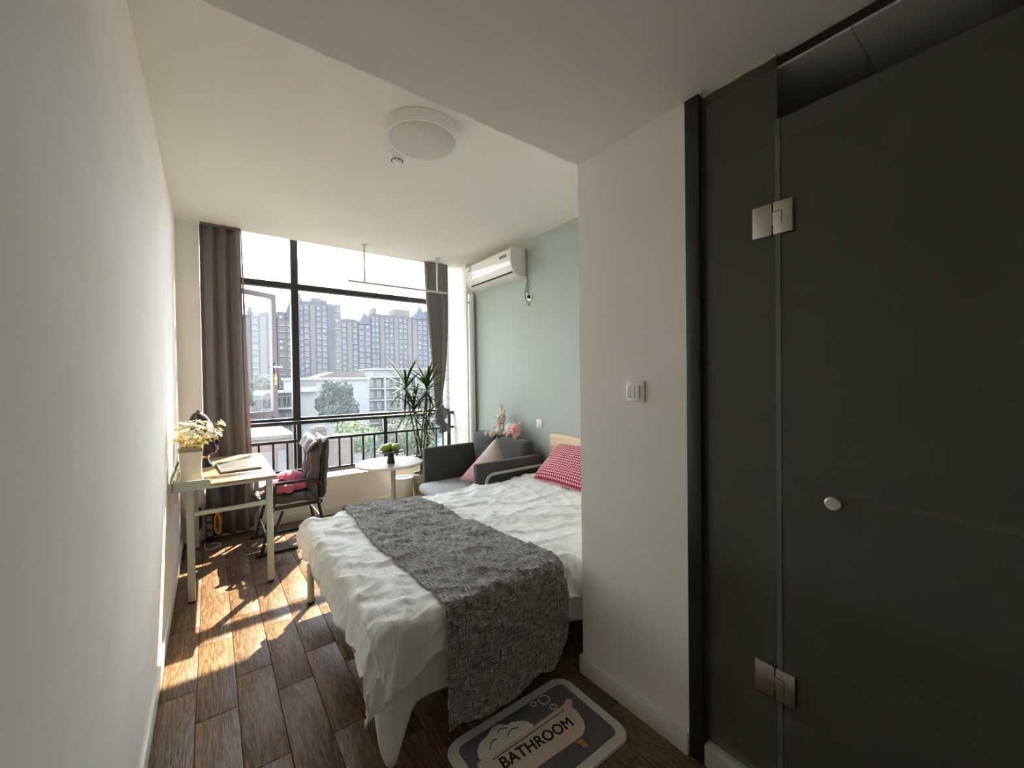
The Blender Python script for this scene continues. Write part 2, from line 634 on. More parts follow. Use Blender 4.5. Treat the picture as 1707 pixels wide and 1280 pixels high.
# ------------------------------------------------------------------ window
win = thing('window_1', 'large dark framed window with an open casement', None, (1.25, YG, ZS), kind='structure')
MX0, MX1 = 0.700, 0.772                         # mullion
ZT0, ZT1 = 2.41, 2.47                           # transom
FY0, FY1 = YG - 0.03, YG + 0.05
ZTOP = ZC + 0.14
box('mullion', (MX0, FY0 - 0.01, ZS), (MX1, FY1, ZTOP), M_WINFR, win, 0.004)
box('transom', (WX0, FY0, ZT0), (MX0, FY1, ZT1), M_WINFR, win, 0.003)
box('transom', (MX1, FY0, ZT0), (WX1, FY1, ZT1), M_WINFR, win, 0.003)
box('lower_rail', (WX0, FY0, 0.985), (MX0, FY1, 1.035), M_WINFR, win, 0.003)
box('lower_rail', (MX1, FY0, 0.985), (WX1, FY1, 1.035), M_WINFR, win, 0.003)
box('frame_bottom', (WX0, FY0, ZS), (WX1, FY1, ZS + 0.045), M_WINFR, win, 0.003)
box('frame_side', (WX0, FY0, ZS), (WX0 + 0.045, FY1, ZTOP), M_WINFR, win, 0.003)
box('frame_side', (WX1 - 0.045, FY0, ZS), (WX1, FY1, ZTOP), M_WHITEPL, win, 0.003)
gy0, gy1 = YG + 0.006, YG + 0.012
for nm, x0, x1, z0, z1 in (('pane', WX0 + .04, MX0 + .005, ZT1 - .005, ZTOP), ('pane', MX1 - .005, WX1 - .04, ZT1 - .005, ZTOP),
                           ('pane', MX1 - .005, WX1 - .04, 1.03, ZT0 + .005), ('pane', WX0 + .04, MX0 + .005, ZS + .04, .99), ('pane', MX1 - .005, WX1 - .04, ZS + .04, .99)):
    bm = bmesh.new()
    vv = [bm.verts.new(p) for p in ((x0, gy0, z0), (x1, gy0, z0), (x1, gy0, z1), (x0, gy0, z1))]
    bm.faces.new(vv)
    done(bm, nm, M_PANE, win)
# open casement, hinged on the left jamb
HX, ANG, SW = WX0 + 0.05, radians(29.3), 0.70
SZ0, SZ1 = 1.04, 2.405


def sash_pt(u, w, z):
    return Vector((HX + u * cos(ANG) - w * sin(ANG), YG + 0.05 + u * sin(ANG) + w * cos(ANG), z))


sash = thing('sash', 'grey casement frame swung outwards', None, sash_pt(0, 0, SZ0))
sash.parent = win
sash.location = WL[sash] - WL[win]
del sash['label']


def sash_bar(name, u0, u1, z0, z1, w0=-0.02, w1=0.025, mat=None):
    bm = bmesh.new()
    c = [sash_pt(u, w, z) for u in (u0, u1) for w in (w0, w1) for z in (z0, z1)]
    v = [bm.verts.new(p) for p in c]
    for f in ((0, 1, 3, 2), (4, 6, 7, 5), (0, 4, 5, 1), (2, 3, 7, 6), (0, 2, 6, 4), (1, 5, 7, 3)):
        bm.faces.new([v[i] for i in f])
    return done(bm, name, mat or M_SASH, sash)


sash_bar('stile', 0, 0.055, SZ0, SZ1)
sash_bar('stile', SW - 0.055, SW, SZ0, SZ1)
sash_bar('sash_rail', 0.055, SW - 0.055, SZ0, SZ0 + 0.06)
sash_bar('sash_rail', 0.055, SW - 0.055, SZ1 - 0.05, SZ1)
bm = bmesh.new()
vv = [bm.verts.new(sash_pt(u, 0, z)) for u, z in ((.05, SZ0 + .05), (SW - .05, SZ0 + .05), (SW - .05, SZ1 - .045), (.05, SZ1 - .045))]
bm.faces.new(vv)
done(bm, 'pane', M_PANE, sash)

# handle and stickers on the casement stile
def sash_box(name, u0, u1, w0, w1, z0, z1, mat):
    bm = bmesh.new()
    v = [bm.verts.new(sash_pt(u, w, z)) for u in (u0, u1) for w in (w0, w1) for z in (z0, z1)]
    for f in ((0, 1, 3, 2), (4, 6, 7, 5), (0, 4, 5, 1), (2, 3, 7, 6), (0, 2, 6, 4), (1, 5, 7, 3)):
        bm.faces.new([v[i] for i in f])
    return done(bm, name, mat, sash)


M_ORANGE = plain('orange sticker', (0.85, 0.36, 0.04, 1), 0.5, var=0.05)
M_LENS = plain('grey tinted window', (0.20, 0.21, 0.20, 1), 0.2, var=0.05)
sash_box('handle_base', SW - 0.040, SW - 0.015, -0.032, -0.02, 1.52, 1.64, M_SASH)
sash_box('handle_lever', SW - 0.055, SW + 0.040, -0.055, -0.032, 1.582, 1.60, M_WHITEPL)
for i, (z0, z1, mm) in enumerate(((1.48, 1.51, M_ORANGE), (1.445, 1.48, M_WHITEPL), (1.415, 1.445, M_ORANGE), (1.39, 1.415, M_WHITEPL))):
    sash_box('sticker', SW - 0.038, SW - 0.010, -0.022, -0.0205, z0, z1, mm)

# ------------------------------------------------------------------ safety railing on the sill
YR = 4.72
rail = thing('window_railing', 'black steel safety railing with balusters inside the window', 'railing', (1.25, YR, ZS))
M_RAIL = plain('black painted steel', (0.018, 0.018, 0.019, 1), 0.3, var=0.1)
bm = bmesh.new(); b_box(bm, (WX0, YR - 0.028, 0.972), (WX1, YR + 0.028, 1.012), 0.012); done(bm, 'handrail', M_RAIL, rail, smooth=True, sharp=40)
box('middle_rail', (WX0, YR - 0.014, 0.788), (WX1, YR + 0.014, 0.816), M_RAIL, rail, 0.003)
box('bottom_rail', (WX0, YR - 0.014, 0.458), (WX1, YR + 0.014, 0.484), M_RAIL, rail, 0.003)
for x in (0.0, 0.735, 1.648, 2.49):
    box('post', (x - 0.022, YR - 0.018, ZS), (x + 0.022, YR + 0.018, 0.975), M_RAIL, rail, 0.003)
bsrc = None
for x in (0.120, 0.246, 0.373, 0.497, 0.623, 0.868, 1.005, 1.131, 1.261, 1.388, 1.517, 1.782, 1.913, 2.045, 2.177, 2.307, 2.405):
    if bsrc is None:
        bsrc = box('baluster', (x - 0.010, YR - 0.010, 0.482), (x + 0.010, YR + 0.010, 0.790), M_RAIL, rail, origin=(x, YR, 0.48))
    else:
        copy_obj(bsrc, 'baluster', rail, (x, YR, 0.48))

# ------------------------------------------------------------------ curtains
M_CURT = fabric('charcoal taupe curtain', (0.16, 0.142, 0.140, 1), (0.205, 0.185, 0.183, 1), 250, 0.9, 0.15, 0.1)


def translucent_cloth(name, col, mixf):
    m, nt, b = _new(name)
    b.inputs['Base Color'].default_value = col
    b.inputs['Roughness'].default_value = 0.9
    tl = N(nt, 'ShaderNodeBsdfTranslucent', Color=col)
    mx = N(nt, 'ShaderNodeMixShader', Fac=mixf)
    out = nt.nodes['Material Output']
    nz = N(nt, 'ShaderNodeTexNoise', Scale=300.0)
    bp = N(nt, 'ShaderNodeBump', Strength=0.1, Distance=0.002)
    nt.links.new(nz.outputs[0], bp.inputs['Height'])
    nt.links.new(bp.outputs[0], b.inputs['Normal'])
    nt.links.new(b.outputs[0], mx.inputs[1])
    nt.links.new(tl.outputs[0], mx.inputs[2])
    nt.links.new(mx.outputs[0], out.inputs[0])
    return m


M_LINING = translucent_cloth('pinkish curtain lining', (0.42, 0.34, 0.34, 1), 0.35)
c1 = thing('curtain', 'dark taupe pleated curtain hanging to the floor behind the desk', 'curtain', (0.1, 4.545, 0.02), 'pair of window curtains')


def curt(u, v):
    z = 0.03 + (2.853 - 0.03) * v
    spread = 1.0 + 0.10 * (1 - v)
    x = -0.052 + 0.30 * u * spread
    ph = 2 * pi * 3.1 * u + 0.5 * sin(2.5 * v) * u
    y = 4.543 + 0.034 * (0.75 + 0.3 * (1 - v)) * (sin(ph) + 0.35 * sin(2 * ph + 0.6))
    return Vector((x, min(y, 4.584), z))


grid_mesh('curtain_panel', curt, 72, 20, M_CURT, c1, thick=0.004)


def lin(u, v):
    z = 0.035 + (2.85 - 0.035) * v
    a = curt(1.0, v)
    w = 0.010 + 0.030 * (1 - v)
    return Vector((a.x + 0.002 + w * u, a.y + 0.014 * sin(u * pi * 1.3) + 0.006 * sin(v * 21) * u - 0.004, z))


grid_mesh('lining_edge', lin, 6, 30, M_LINING, c1, thick=0.002)
box('curtain_header', (-0.05, 4.52, 2.835), (0.25, 4.57, 2.855), M_CURT, c1)

c2 = thing('curtain', 'dark taupe curtain gathered and tied in a knot beside the plant', 'curtain', (2.28, 4.54, 0.78), 'pair of window curtains')
#   (z, centre x, half width x, half depth y)
CK = [(2.853, 2.255, 0.158, 0.040), (2.40, 2.262, 0.150, 0.042), (2.0, 2.275, 0.128, 0.042), (1.7, 2.275, 0.108, 0.040), (1.4, 2.268, 0.078, 0.036), (1.2, 2.255, 0.055, 0.032), (1.06, 2.255, 0.045, 0.030)]


def lerp_table(T_, z):
    for a, b in zip(T_, T_[1:]):
        if b[0] <= z <= a[0]:
            t = (a[0] - z) / (a[0] - b[0])
            return [a[i] * (1 - t) + b[i] * t for i in range(1, len(a))]
    return list(T_[-1][1:])


def curt2(u, v):
    z = 2.853 - (2.853 - 1.06) * v
    cx, hx, hy = lerp_table(CK, z)
    a = 2 * pi * u
    f = 1 + 0.22 * sin(9 * a + 1.5 * v) * (1 - 0.3 * v)
    return Vector((cx + hx * cos(a) * (0.92 + 0.08 * f), 4.535 + hy * sin(a) * f, z))


grid_mesh('curtain_panel', curt2, 72, 24, M_CURT, c2, closed_u=True)
M_CURTK = fabric('grey curtain knot', (0.15, 0.14, 0.138, 1), (0.20, 0.19, 0.188, 1), 250, 0.9, 0.15, 0.1)


def knot(u, v):
    a, b = 2 * pi * u, pi * (v - 0.5)
    r = 1 + 0.16 * sin(5 * a + 6 * v) + 0.10 * sin(11 * b + 3 * a)
    return Vector((2.285 + 0.076 * r * cos(a) * cos(b) + 0.02 * sin(b), 4.535 + 0.05 * r * sin(a) * cos(b), 0.985 + 0.115 * sin(b) * (1 + 0.1 * sin(3 * a))))


grid_mesh('knot', knot, 40, 20, M_CURTK, c2, closed_u=True)


def tail(u, v):
    a = 2 * pi * u
    h = 0.03 + 0.045 * v + 0.012 * v * sin(7 * a)
    return Vector((2.30 + 0.045 * v + h * cos(a), 4.535 + 0.6 * h * sin(a), 0.93 - 0.155 * v - 0.02 * v * sin(5 * a + 1)))


grid_mesh('knot_tail', tail, 40, 8, M_CURTK, c2, closed_u=True, thick=0.003)

# ------------------------------------------------------------------ ceiling clothes rail
hr = thing('clothes_rail', 'white ceiling mounted clothes rail in front of the window', 'clothes rail', (1.72, 4.33, 2.45))
M_RAILW = plain('white painted rail', (0.62, 0.60, 0.57, 1), 0.4, var=0.02)
tube('hanging_bar', [(1.153, 4.33, 2.456), (2.285, 4.33, 2.456)], 0.0125, M_RAILW, hr, 12)
for x in (1.322, 2.163):
    tube('drop_rod', [(x, 4.33, 2.456), (x, 4.33, 2.85)], 0.010, M_RAILW, hr, 12)
    lathe('ceiling_flange', [(0.012, 2.835), (0.028, 2.843), (0.030, 2.8549)], (x, 4.33, 0), M_RAILW, hr, 20)

# ------------------------------------------------------------------ air conditioner
AY0, AY1 = 3.272, 4.165
ac = thing('air_conditioner', 'white split air conditioner mounted high on the green wall', 'air conditioner', (2.55, 3.72, 2.47))
M_AC = plain('glossy off white plastic', (0.80, 0.78, 0.70, 1), 0.22, var=0.015, coat=0.3)
M_ACEND = plain('matt off white plastic', (0.72, 0.72, 0.68, 1), 0.5, var=0.02)
prof = [(2.6499, 2.775), (2.52, 2.775), (2.480, 2.765), (2.458, 2.742), (2.452, 2.70), (2.450, 2.65), (2.455, 2.60), (2.468, 2.56), (2.490, 2.522), (2.515, 2.500), (2.55, 2.484), (2.6499, 2.474)]
prism('body', prof, AY1 - AY0 - 0.03, lambda u, v, w: Vector((u, AY0 + 0.015 + w, v)), M_AC, ac)
inset = [(2.60 + (x - 2.60) * 0.985, 2.62 + (z - 2.62) * 0.985) for x, z in prof]
for a, b in ((AY0, AY0 + 0.0152), (AY1 - 0.0152, AY1)):
    prism('end_cap', inset, b - a, lambda u, v, w, a=a: Vector((min(u, 2.6499), a + w, v)), M_ACEND, ac)
box('display_window', (2.4475, AY0 + 0.07, 2.672), (2.4525, AY0 + 0.19, 2.702), M_LENS, ac)
#   seam between cover and lower flap, air slot, flap lines
tube('cover_seam', [(2.4515, AY0 + 0.02, 2.625), (2.4515, AY1 - 0.02, 2.625)], 0.002, M_LENS, ac, 6)
slot = thing('air_slot', None, None, (2.49, 3.7, 2.52)); slot.parent = ac; slot.location = WL[slot] - WL[ac]
bm = bmesh.new(); b_box(bm, (2.4855, AY0 + 0.02, 2.512), (2.502, AY1 - 0.07, 2.5215), rot=Matrix.Rotation(radians(42), 3, 'Y')); done(bm, 'louvre_gap', M_BLACKPL, slot)
box('sticker', (2.4485, AY1 - 0.14, 2.60), (2.4535, AY1 - 0.05, 2.635), M_WHITEPL, ac)
for i in range(3):
    box('sticker_line', (2.4475, AY1 - 0.12 + 0.0, 2.682 + i * 0.022), (2.456, AY1 - 0.075 - 0.012 * i, 2.692 + i * 0.022), M_LENS, ac)
#   loose grey mains lead with a knot, plugged into its own socket
M_CORD = plain('grey mains lead', (0.16, 0.16, 0.15, 1), 0.5, var=0.05)
tube('mains_lead', smooth_path([(2.645, 3.262, 2.76), (2.640, 3.245, 2.72), (2.640, 3.24, 2.60), (2.640, 3.243, 2.50), (2.632, 3.225, 2.44), (2.640, 3.25, 2.40), (2.630, 3.215, 2.36), (2.642, 3.245, 2.33), (2.632, 3.21, 2.30), (2.625, 3.20, 2.275)], 5), 0.0045, M_CORD, ac, 8)
tube('mains_lead_loop', smooth_path([(2.635, 3.235, 2.455), (2.628, 3.205, 2.42), (2.632, 3.245, 2.37), (2.628, 3.262, 2.31), (2.632, 3.25, 2.24), (2.636, 3.225, 2.20), (2.64, 3.21, 2.17)], 5), 0.0045, M_CORD, ac, 8)


def wall_socket(name, x, y, z, w, h, label, holes=True, cat='socket'):
    t = thing(name, label, cat, (x, y, z))
    bm = bmesh.new(); b_box(bm, (x - 0.010, y - w / 2, z - h / 2), (x - 0.0005, y + w / 2, z + h / 2), 0.004); done(bm, 'plate', M_WHITEPL, t, smooth=True, sharp=40)
    if holes:
        for dz in (-0.022, 0.022):
            for dy in (-0.011, 0.011):
                box('slot', (x - 0.0112, y + dy - 0.0018, z + dz - 0.007), (x - 0.0098, y + dy + 0.0018, z + dz + 0.007), M_BLACKPL, t)
    return t


s1 = wall_socket('wall_socket', XR, 3.215, 2.262, 0.086, 0.086, 'white wall socket under the air conditioner with a plug in it', False)
pl = lathe('plug', [(0.018, 0.0), (0.020, 0.012), (0.014, 0.022), (0.006, 0.026)], (0, 0, 0), M_BLACKPL, s1, origin=(0, 0, 0))
pl.rotation_euler = (0, -pi / 2, 0); pl.location = (-0.010, -0.01, 0.0)
wall_socket('wall_socket', XR, 3.078, 0.966, 0.080, 0.086, 'white wall socket on the green wall above the bed headboard')

# pipe of the air conditioner in the corner
pp = thing('pipe', 'white drain pipe running down the corner beside the green wall', 'pipe', (2.595, 4.285, 0))
tube('pipe_run', [(2.598, 4.288, 0.0), (2.598, 4.288, 2.47)], 0.038, M_WHITEPL, pp, 20)
for z in (0.9, 2.35):
    lathe('pipe_clip', [(0.0385, z), (0.041, z + 0.002), (0.041, z + 0.022), (0.0385, z + 0.024)], (2.598, 4.288, 0), M_WHITEPL, pp, 20)
box('clip_tab', (2.556, 4.268, 2.352), (2.566, 4.30, 2.378), M_CORD, pp)
#   wall hook with a tie-back cord on the column
hk = thing('curtain_hook', 'small white curtain tieback hook on the corner column', 'hook', (2.556, 4.52, 0.80))
tube('hook', smooth_path([(2.5598, 4.50, 0.80), (2.53, 4.50, 0.80), (2.515, 4.50, 0.807), (2.512, 4.50, 0.82)], 4), 0.004, M_WHITEPL, hk, 8)
o = lathe('hook_plate', [(0.010, 0), (0.010, 0.004)], (0, 0, 0), M_WHITEPL, hk, 12, origin=(0, 0, 0))
o.rotation_euler = (0, -pi / 2, 0); o.location = Vector((2.5599, 4.50, 0.80)) - WL[hk]

# ------------------------------------------------------------------ ceiling lamp and smoke detector
lc = on_z(704, 237, 2.785)
lamp = thing('ceiling_lamp', 'round flat white ceiling lamp, switched off', 'lamp', (lc.x, lc.y, ZC))
lathe('housing', [(0.188, 2.790), (0.199, 2.788), (0.201, 2.800), (0.201, 2.850), (0.196, 2.8545)], (lc.x, lc.y, 0), M_WHITEPL, lamp, 64)
M_DIFF = plain('opal lamp diffuser', (0.58, 0.56, 0.50, 1), 0.35, var=0.01)
lathe('diffuser', [(0.0, 2.780), (0.10, 2.7805), (0.17, 2.783), (0.188, 2.789), (0.188, 2.795)], (lc.x, lc.y, 0), M_DIFF, lamp, 64)
sm = on_z(662, 266, 2.82)
sd = thing('smoke_detector', 'small round white smoke detector beside the ceiling lamp', 'smoke detector', (sm.x, sm.y, ZC))
lathe('base', [(0.040, 2.838), (0.050, 2.842), (0.052, 2.8545)], (sm.x, sm.y, 0), M_WHITEPL, sd, 32)
lathe('sensor_head', [(0.0, 2.795), (0.018, 2.796), (0.028, 2.803), (0.033, 2.812), (0.042, 2.828), (0.043, 2.839)], (sm.x, sm.y, 0), M_WHITEPL, sd, 32)
for i in range(8):
    a = 2 * pi * i / 8
    c = Vector((sm.x + 0.0335 * cos(a), sm.y + 0.0335 * sin(a), 2.8105))
    bm = bmesh.new(); b_box(bm, c - Vector((0.003, 0.009, 0.0022)), c + Vector((0.003, 0.009, 0.0022)), rot=Matrix.Rotation(a, 3, 'Z')); done(bm, 'vent_slot', M_BLACKPL, sd)

# ------------------------------------------------------------------ light switch
sw = thing('light_switch', 'white three-rocker light switch on the corridor wall', 'light switch', (XP, 1.027, 1.362))
bm = bmesh.new(); b_box(bm, (XP - 0.009, 0.983, 1.318), (XP - 0.0003, 1.071, 1.406), 0.004); done(bm, 'plate', M_WHITEPL, sw, smooth=True, sharp=40)
for i in range(3):
    y = 1.003 + i * 0.0205
    bm = bmesh.new(); b_box(bm, (XP - 0.0135, y + 0.0006, 1.336), (XP - 0.0085, y + 0.0196, 1.388), 0.0012); done(bm, 'rocker', M_WHITEPL, sw, smooth=True, sharp=40)

# ------------------------------------------------------------------ glass shower / bathroom front
XGL = 1.445
door = thing('door_1', 'frosted glass bathroom door with fixed side panel', None, (XGL, 0.3, 0), kind='structure')
box('jamb', (XP - 0.004, 0.752, 0), (1.470, 0.806, ZB), M_BLACKFR, door, 0.003)


def pane_box(name, y0, y1, z0, z1, mat, par=door):
    return box(name, (XGL - 0.004, y0, z0), (XGL + 0.004, y1, z1), mat, par)


fp = pane_box('fixed_pane', 0.516, 0.752, 0.086, ZB, M_FROST)
dp = pane_box('door_pane', -0.30, 0.510, 0.095, 2.225, M_FROST)
box('seal_strip', (XGL - 0.007, 0.506, 0.095), (XGL + 0.007, 0.520, 2.225), M_CLEARSTRIP, door)
M_SILIC = plain('cream silicone bead', (0.62, 0.59, 0.50, 1), 0.6, var=0.1, scale=60)
tube('silicone_bead', [(XGL - 0.006, y, ZB - 0.003 - 0.002 * sin(y * 60)) for y in [0.516 + 0.0118 * i for i in range(21)]], 0.0055, M_SILIC, door, 6)
for zc in (1.915, 0.432):
    h = thing('hinge', None, None, (XGL, 0.517, zc)); h.parent = door; h.location = WL[h] - WL[door]
    for x0, x1 in ((XGL - 0.014, XGL - 0.0045), (XGL + 0.0045, XGL + 0.014)):
        box('hinge_plate', (x0, 0.527, zc - 0.050), (x1, 0.584, zc + 0.050), M_STEEL, h, 0.0012)
        box('hinge_plate', (x0, 0.470, zc - 0.050), (x1, 0.523, zc + 0.050), M_STEEL, h, 0.0012)
    box('hinge_slot', (XGL - 0.0146, 0.4985, zc - 0.022), (XGL - 0.0138, 0.5005, zc + 0.022), M_BLACKPL, h)
    box('hinge_slot', (XGL - 0.0146, 0.5005, zc + 0.020), (XGL - 0.0138, 0.523, zc + 0.022), M_BLACKPL, h)
    tube('hinge_pin', [(XGL - 0.009, 0.525, zc - 0.022), (XGL - 0.009, 0.525, zc + 0.022)], 0.0035, M_STEEL, h, 10)
o = lathe('knob', [(0.0, 0.024), (0.017, 0.023), (0.020, 0.020), (0.020, 0.012), (0.010, 0.008), (0.009, 0.0)][::-1], (0, 0, 0), M_STEEL, door, 24, origin=(0, 0, 0))
o.rotation_euler = (0, -pi / 2, 0); o.location = Vector((XGL - 0.0045, 0.371, 1.049)) - WL[door]
tube('inner_bar_handle', arc_path([(XGL + 0.005, 0.33, 1.049), (XGL + 0.055, 0.33, 1.049), (XGL + 0.055, -0.22, 1.049), (XGL + 0.005, -0.22, 1.049)], 0.02), 0.010, M_STEEL, door, 12)
M_STONE = plain('pale grey stone threshold', (0.55, 0.53, 0.50, 1), 0.35, var=0.06, scale=30)
bm = bmesh.new(); b_box(bm, (1.412, -0.60, 0.0), (1.540, 0.751, 0.084), 0.008); done(bm, 'trim_1', M_STONE, smooth=True, sharp=40, kind='structure')
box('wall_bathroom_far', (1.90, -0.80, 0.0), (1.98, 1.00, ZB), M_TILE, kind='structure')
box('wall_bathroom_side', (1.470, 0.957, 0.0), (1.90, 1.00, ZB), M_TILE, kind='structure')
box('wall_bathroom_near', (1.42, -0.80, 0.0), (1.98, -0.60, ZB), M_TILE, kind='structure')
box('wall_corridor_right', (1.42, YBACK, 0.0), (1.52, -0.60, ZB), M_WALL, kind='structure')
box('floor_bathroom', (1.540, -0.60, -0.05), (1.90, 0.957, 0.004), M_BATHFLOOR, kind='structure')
M_BCEIL = plain('grey bathroom ceiling panel', (0.62, 0.61, 0.57, 1), 0.5, var=0.03)
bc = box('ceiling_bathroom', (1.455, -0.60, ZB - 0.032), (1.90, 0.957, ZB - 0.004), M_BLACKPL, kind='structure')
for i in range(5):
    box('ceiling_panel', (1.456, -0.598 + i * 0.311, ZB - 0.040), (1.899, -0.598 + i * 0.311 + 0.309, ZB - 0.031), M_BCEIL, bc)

# ------------------------------------------------------------------ desk against the left wall
DX0, DX1, DY0, DY1, DZ = -0.198, 0.366, 3.285, 4.425, 0.762
desk = thing('desk', 'sage green steel desk with a pale wooden top by the left wall', 'desk', (0.08, 3.8, 0))
box('desktop', (DX0, DY0, DZ - 0.018), (DX1, DY1, DZ), M_LIGHTWOOD, desk, 0.002)
box('rim', (DX0 + 0.004, DY0 + 0.004, DZ - 0.032), (DX1 - 0.004, DY1 - 0.004, DZ - 0.0182), M_SAGEMETAL, desk, 0.002)


def end_guard(y0, y1, side):
    w, h, r = 0.195, 0.062, 0.022
    outl = [(0, 0), (w, 0)]
    outl += [(w - r + r * cos(radians(a)), h - r + r * sin(radians(a))) for a in (0, 22, 45, 67, 90)]
    outl += [(0, h)]
    prism('end_guard', outl, y1 - y0, lambda u, v, t: Vector((DX0 - 0.006 + u, y0 + t, DZ - 0.028 + v)), M_SAGEMETAL, desk)


end_guard(DY0 - 0.010, DY0 - 0.0005, 0)
end_guard(DY1 + 0.0005, DY1 + 0.010, 1)
box('back_guard', (DX0 - 0.010, DY0 - 0.010, DZ - 0.028), (DX0 - 0.0005, DY1 + 0.010, DZ + 0.034), M_SAGEMETAL, desk, 0.002)
LEG = 0.020
for x in (-0.120, 0.322):
    for y in (3.330, 4.376):
        bm = bmesh.new(); b_box(bm, (x - LEG, y - LEG, 0.012), (x + LEG, y + LEG, DZ - 0.031), 0.006)
        lg = done(bm, 'leg', M_SAGEMETAL, desk, smooth=True, sharp=40)
        box('foot_cap', (x - LEG, y - LEG, 0), (x + LEG, y + LEG, 0.0125), M_BLACKPL, lg, 0.003)
for y in (3.330, 4.376):
    box('end_bar', (-0.101, y - 0.013, 0.555), (0.303, y + 0.013, 0.582), M_SAGEMETAL, desk, 0.004)
box('stretcher', (-0.133, 3.349, 0.555), (-0.107, 4.357, 0.582), M_SAGEMETAL, desk, 0.004)

# ------------------------------------------------------------------ vase with flowers
VX, VY = -0.112, 3.43
vase = thing('vase', 'white square tapered vase with a wooden rim on the desk', 'vase', (VX, VY, DZ))
M_CERAM = plain('matt white ceramic', (0.70, 0.67, 0.58, 1), 0.6, var=0.04, scale=20, bump=0.05, bscale=80)


def vase_ring(h, r=0.012, n=4):
    return round_rect(2 * h, 2 * h, r, n)


bm = bmesh.new()
rings = []
for z, h in ((0.0, 0.060), (0.012, 0.062), (0.05, 0.056), (0.09, 0.055), (0.15, 0.058), (0.205, 0.0625)):
    rings.append([bm.verts.new(Vector((VX + u, VY + v, DZ + z))) for u, v in vase_ring(h)])
for A, B in zip(rings, rings[1:]):
    for i in range(len(A)):
        bm.faces.new((A[i], A[(i + 1) % len(A)], B[(i + 1) % len(A)], B[i]))
bm.faces.new(rings[0][::-1]); bm.faces.new(rings[-1])
done(bm, 'vase_body', M_CERAM, vase, smooth=True, sharp=40)
M_BAND = wood('brown wooden band', (0.24, 0.17, 0.12, 1), (0.32, 0.24, 0.17, 1), (0.40, 0.30, 0.22, 1), 0.6, 'X', 1.0, 0.1)
bm = bmesh.new()
o_, i_ = vase_ring(0.0645), vase_ring(0.056)
R4 = [[bm.verts.new(Vector((VX + u, VY + v, DZ + z))) for u, v in ring] for ring, z in ((o_, 0.206), (o_, 0.232), (i_, 0.232), (i_, 0.206))]
for q in range(4):
    A, B = R4[q], R4[(q + 1) % 4]
    for i in range(len(A)):
        bm.faces.new((A[i], A[(i + 1) % len(A)], B[(i + 1) % len(A)], B[i]))
done(bm, 'wooden_rim', M_BAND, vase)

fl = thing('flower_bunch', 'bunch of small white artificial flowers in the square vase', 'flowers', (VX, VY, DZ + 0.21))
M_PETAL = translucent_cloth('white petal', (0.86, 0.82, 0.66, 1), 0.35)
M_PETALY = translucent_cloth('yellow petal', (0.80, 0.60, 0.12, 1), 0.3)
M_STEM = plain('green stem', (0.16, 0.20, 0.06, 1), 0.6, var=0.1)
rnd = random.Random(3)


def flower_mesh(name, mat, n, ln, wd):
    bm = bmesh.new()
    for i in range(n):
        a = 2 * pi * i / n + 0.2
        up = 0.25 + 0.2 * (i % 2)
        d = Vector((cos(a), sin(a), up)).normalized()
        s = Vector((-sin(a), cos(a), 0))
        pts = [Vector((0, 0, 0)), d * ln * 0.5 + s * wd, d * ln + Vector((0, 0, -0.002)), d * ln * 0.5 - s * wd]
        v = [bm.verts.new(p) for p in pts]
        m_ = bm.verts.new(d * ln * 0.55 + Vector((0, 0, 0.002)))
        for q in range(4):
            bm.faces.new((v[q], v[(q + 1) % 4], m_))
    me = bpy.data.meshes.new(name)
    bm.to_mesh(me); bm.free()
    me.materials.append(mat)
    return me


FM = [flower_mesh('flower', M_PETAL, 7, 0.024, 0.0055), flower_mesh('flower', M_PETAL, 9, 0.020, 0.0045), flower_mesh('flower', M_PETALY, 7, 0.020, 0.005)]
for i in range(170):
    while True:
        p = Vector((rnd.uniform(-1, 1), rnd.uniform(-1, 1), rnd.uniform(-1, 1)))
        if p.length < 1:
            break
    w = 0.55 + 0.45 * min(1, (p.z + 1) / 1.0)
    q = Vector((VX + 0.020 + 0.165 * p.x * w, VY + 0.125 * p.y * w, DZ + 0.318 + 0.090 * p.z))
    if q.x < XL + 0.026:
        q.x = XL + 0.026 + rnd.random() * 0.02
    me = FM[2] if (p.z < -0.35 and rnd.random() < 0.6) else FM[rnd.randrange(2)]
    f = link_mesh(me, 'flower', fl, q)
    d = (q - Vector((VX, VY, DZ + 0.20))).normalized()
    f.rotation_euler = (d + Vector((rnd.uniform(-.4, .4), rnd.uniform(-.4, .4), rnd.uniform(-.1, .4)))).to_track_quat('Z', 'X').to_euler()
    if i % 6 == 0:
        tube('stem', smooth_path([(VX + (q.x - VX) * 0.15, VY + (q.y - VY) * 0.15, DZ + 0.20), (VX + (q.x - VX) * 0.28, VY + (q.y - VY) * 0.28, DZ + 0.242), q - d * 0.002], 3), 0.0016, M_STEM, fl, 5)
q = Vector((0.062, 3.43, DZ + 0.385))
for i in range(5):
    f = link_mesh(FM[i % 2], 'flower', fl, q + Vector((rnd.uniform(-.025, .015), rnd.uniform(-.02, .02), rnd.uniform(-.025, .02))))
    f.rotation_euler = (rnd.uniform(-.6, .6), rnd.uniform(0, 1), 0)
tube('stem', smooth_path([(VX + 0.02, VY, DZ + 0.21), (VX + 0.09, VY, DZ + 0.30), q], 4), 0.0018, M_STEM, fl, 5)

# ------------------------------------------------------------------ black bust with hat
BX, BY = -0.050, 3.985
bust = thing('bust_sculpture', 'black bust in a cap with red lips and gold collar behind the vase', 'sculpture', (BX, BY, DZ))
M_BUST = plain('satin black resin', (0.014, 0.012, 0.012, 1), 0.28, var=0.1)
M_GOLD = plain('gold paint', (0.75, 0.50, 0.15, 1), 0.3, metal=1.0, var=0.05)
M_LIPS = plain('red lips', (0.55, 0.03, 0.06, 1), 0.25, var=0.05)


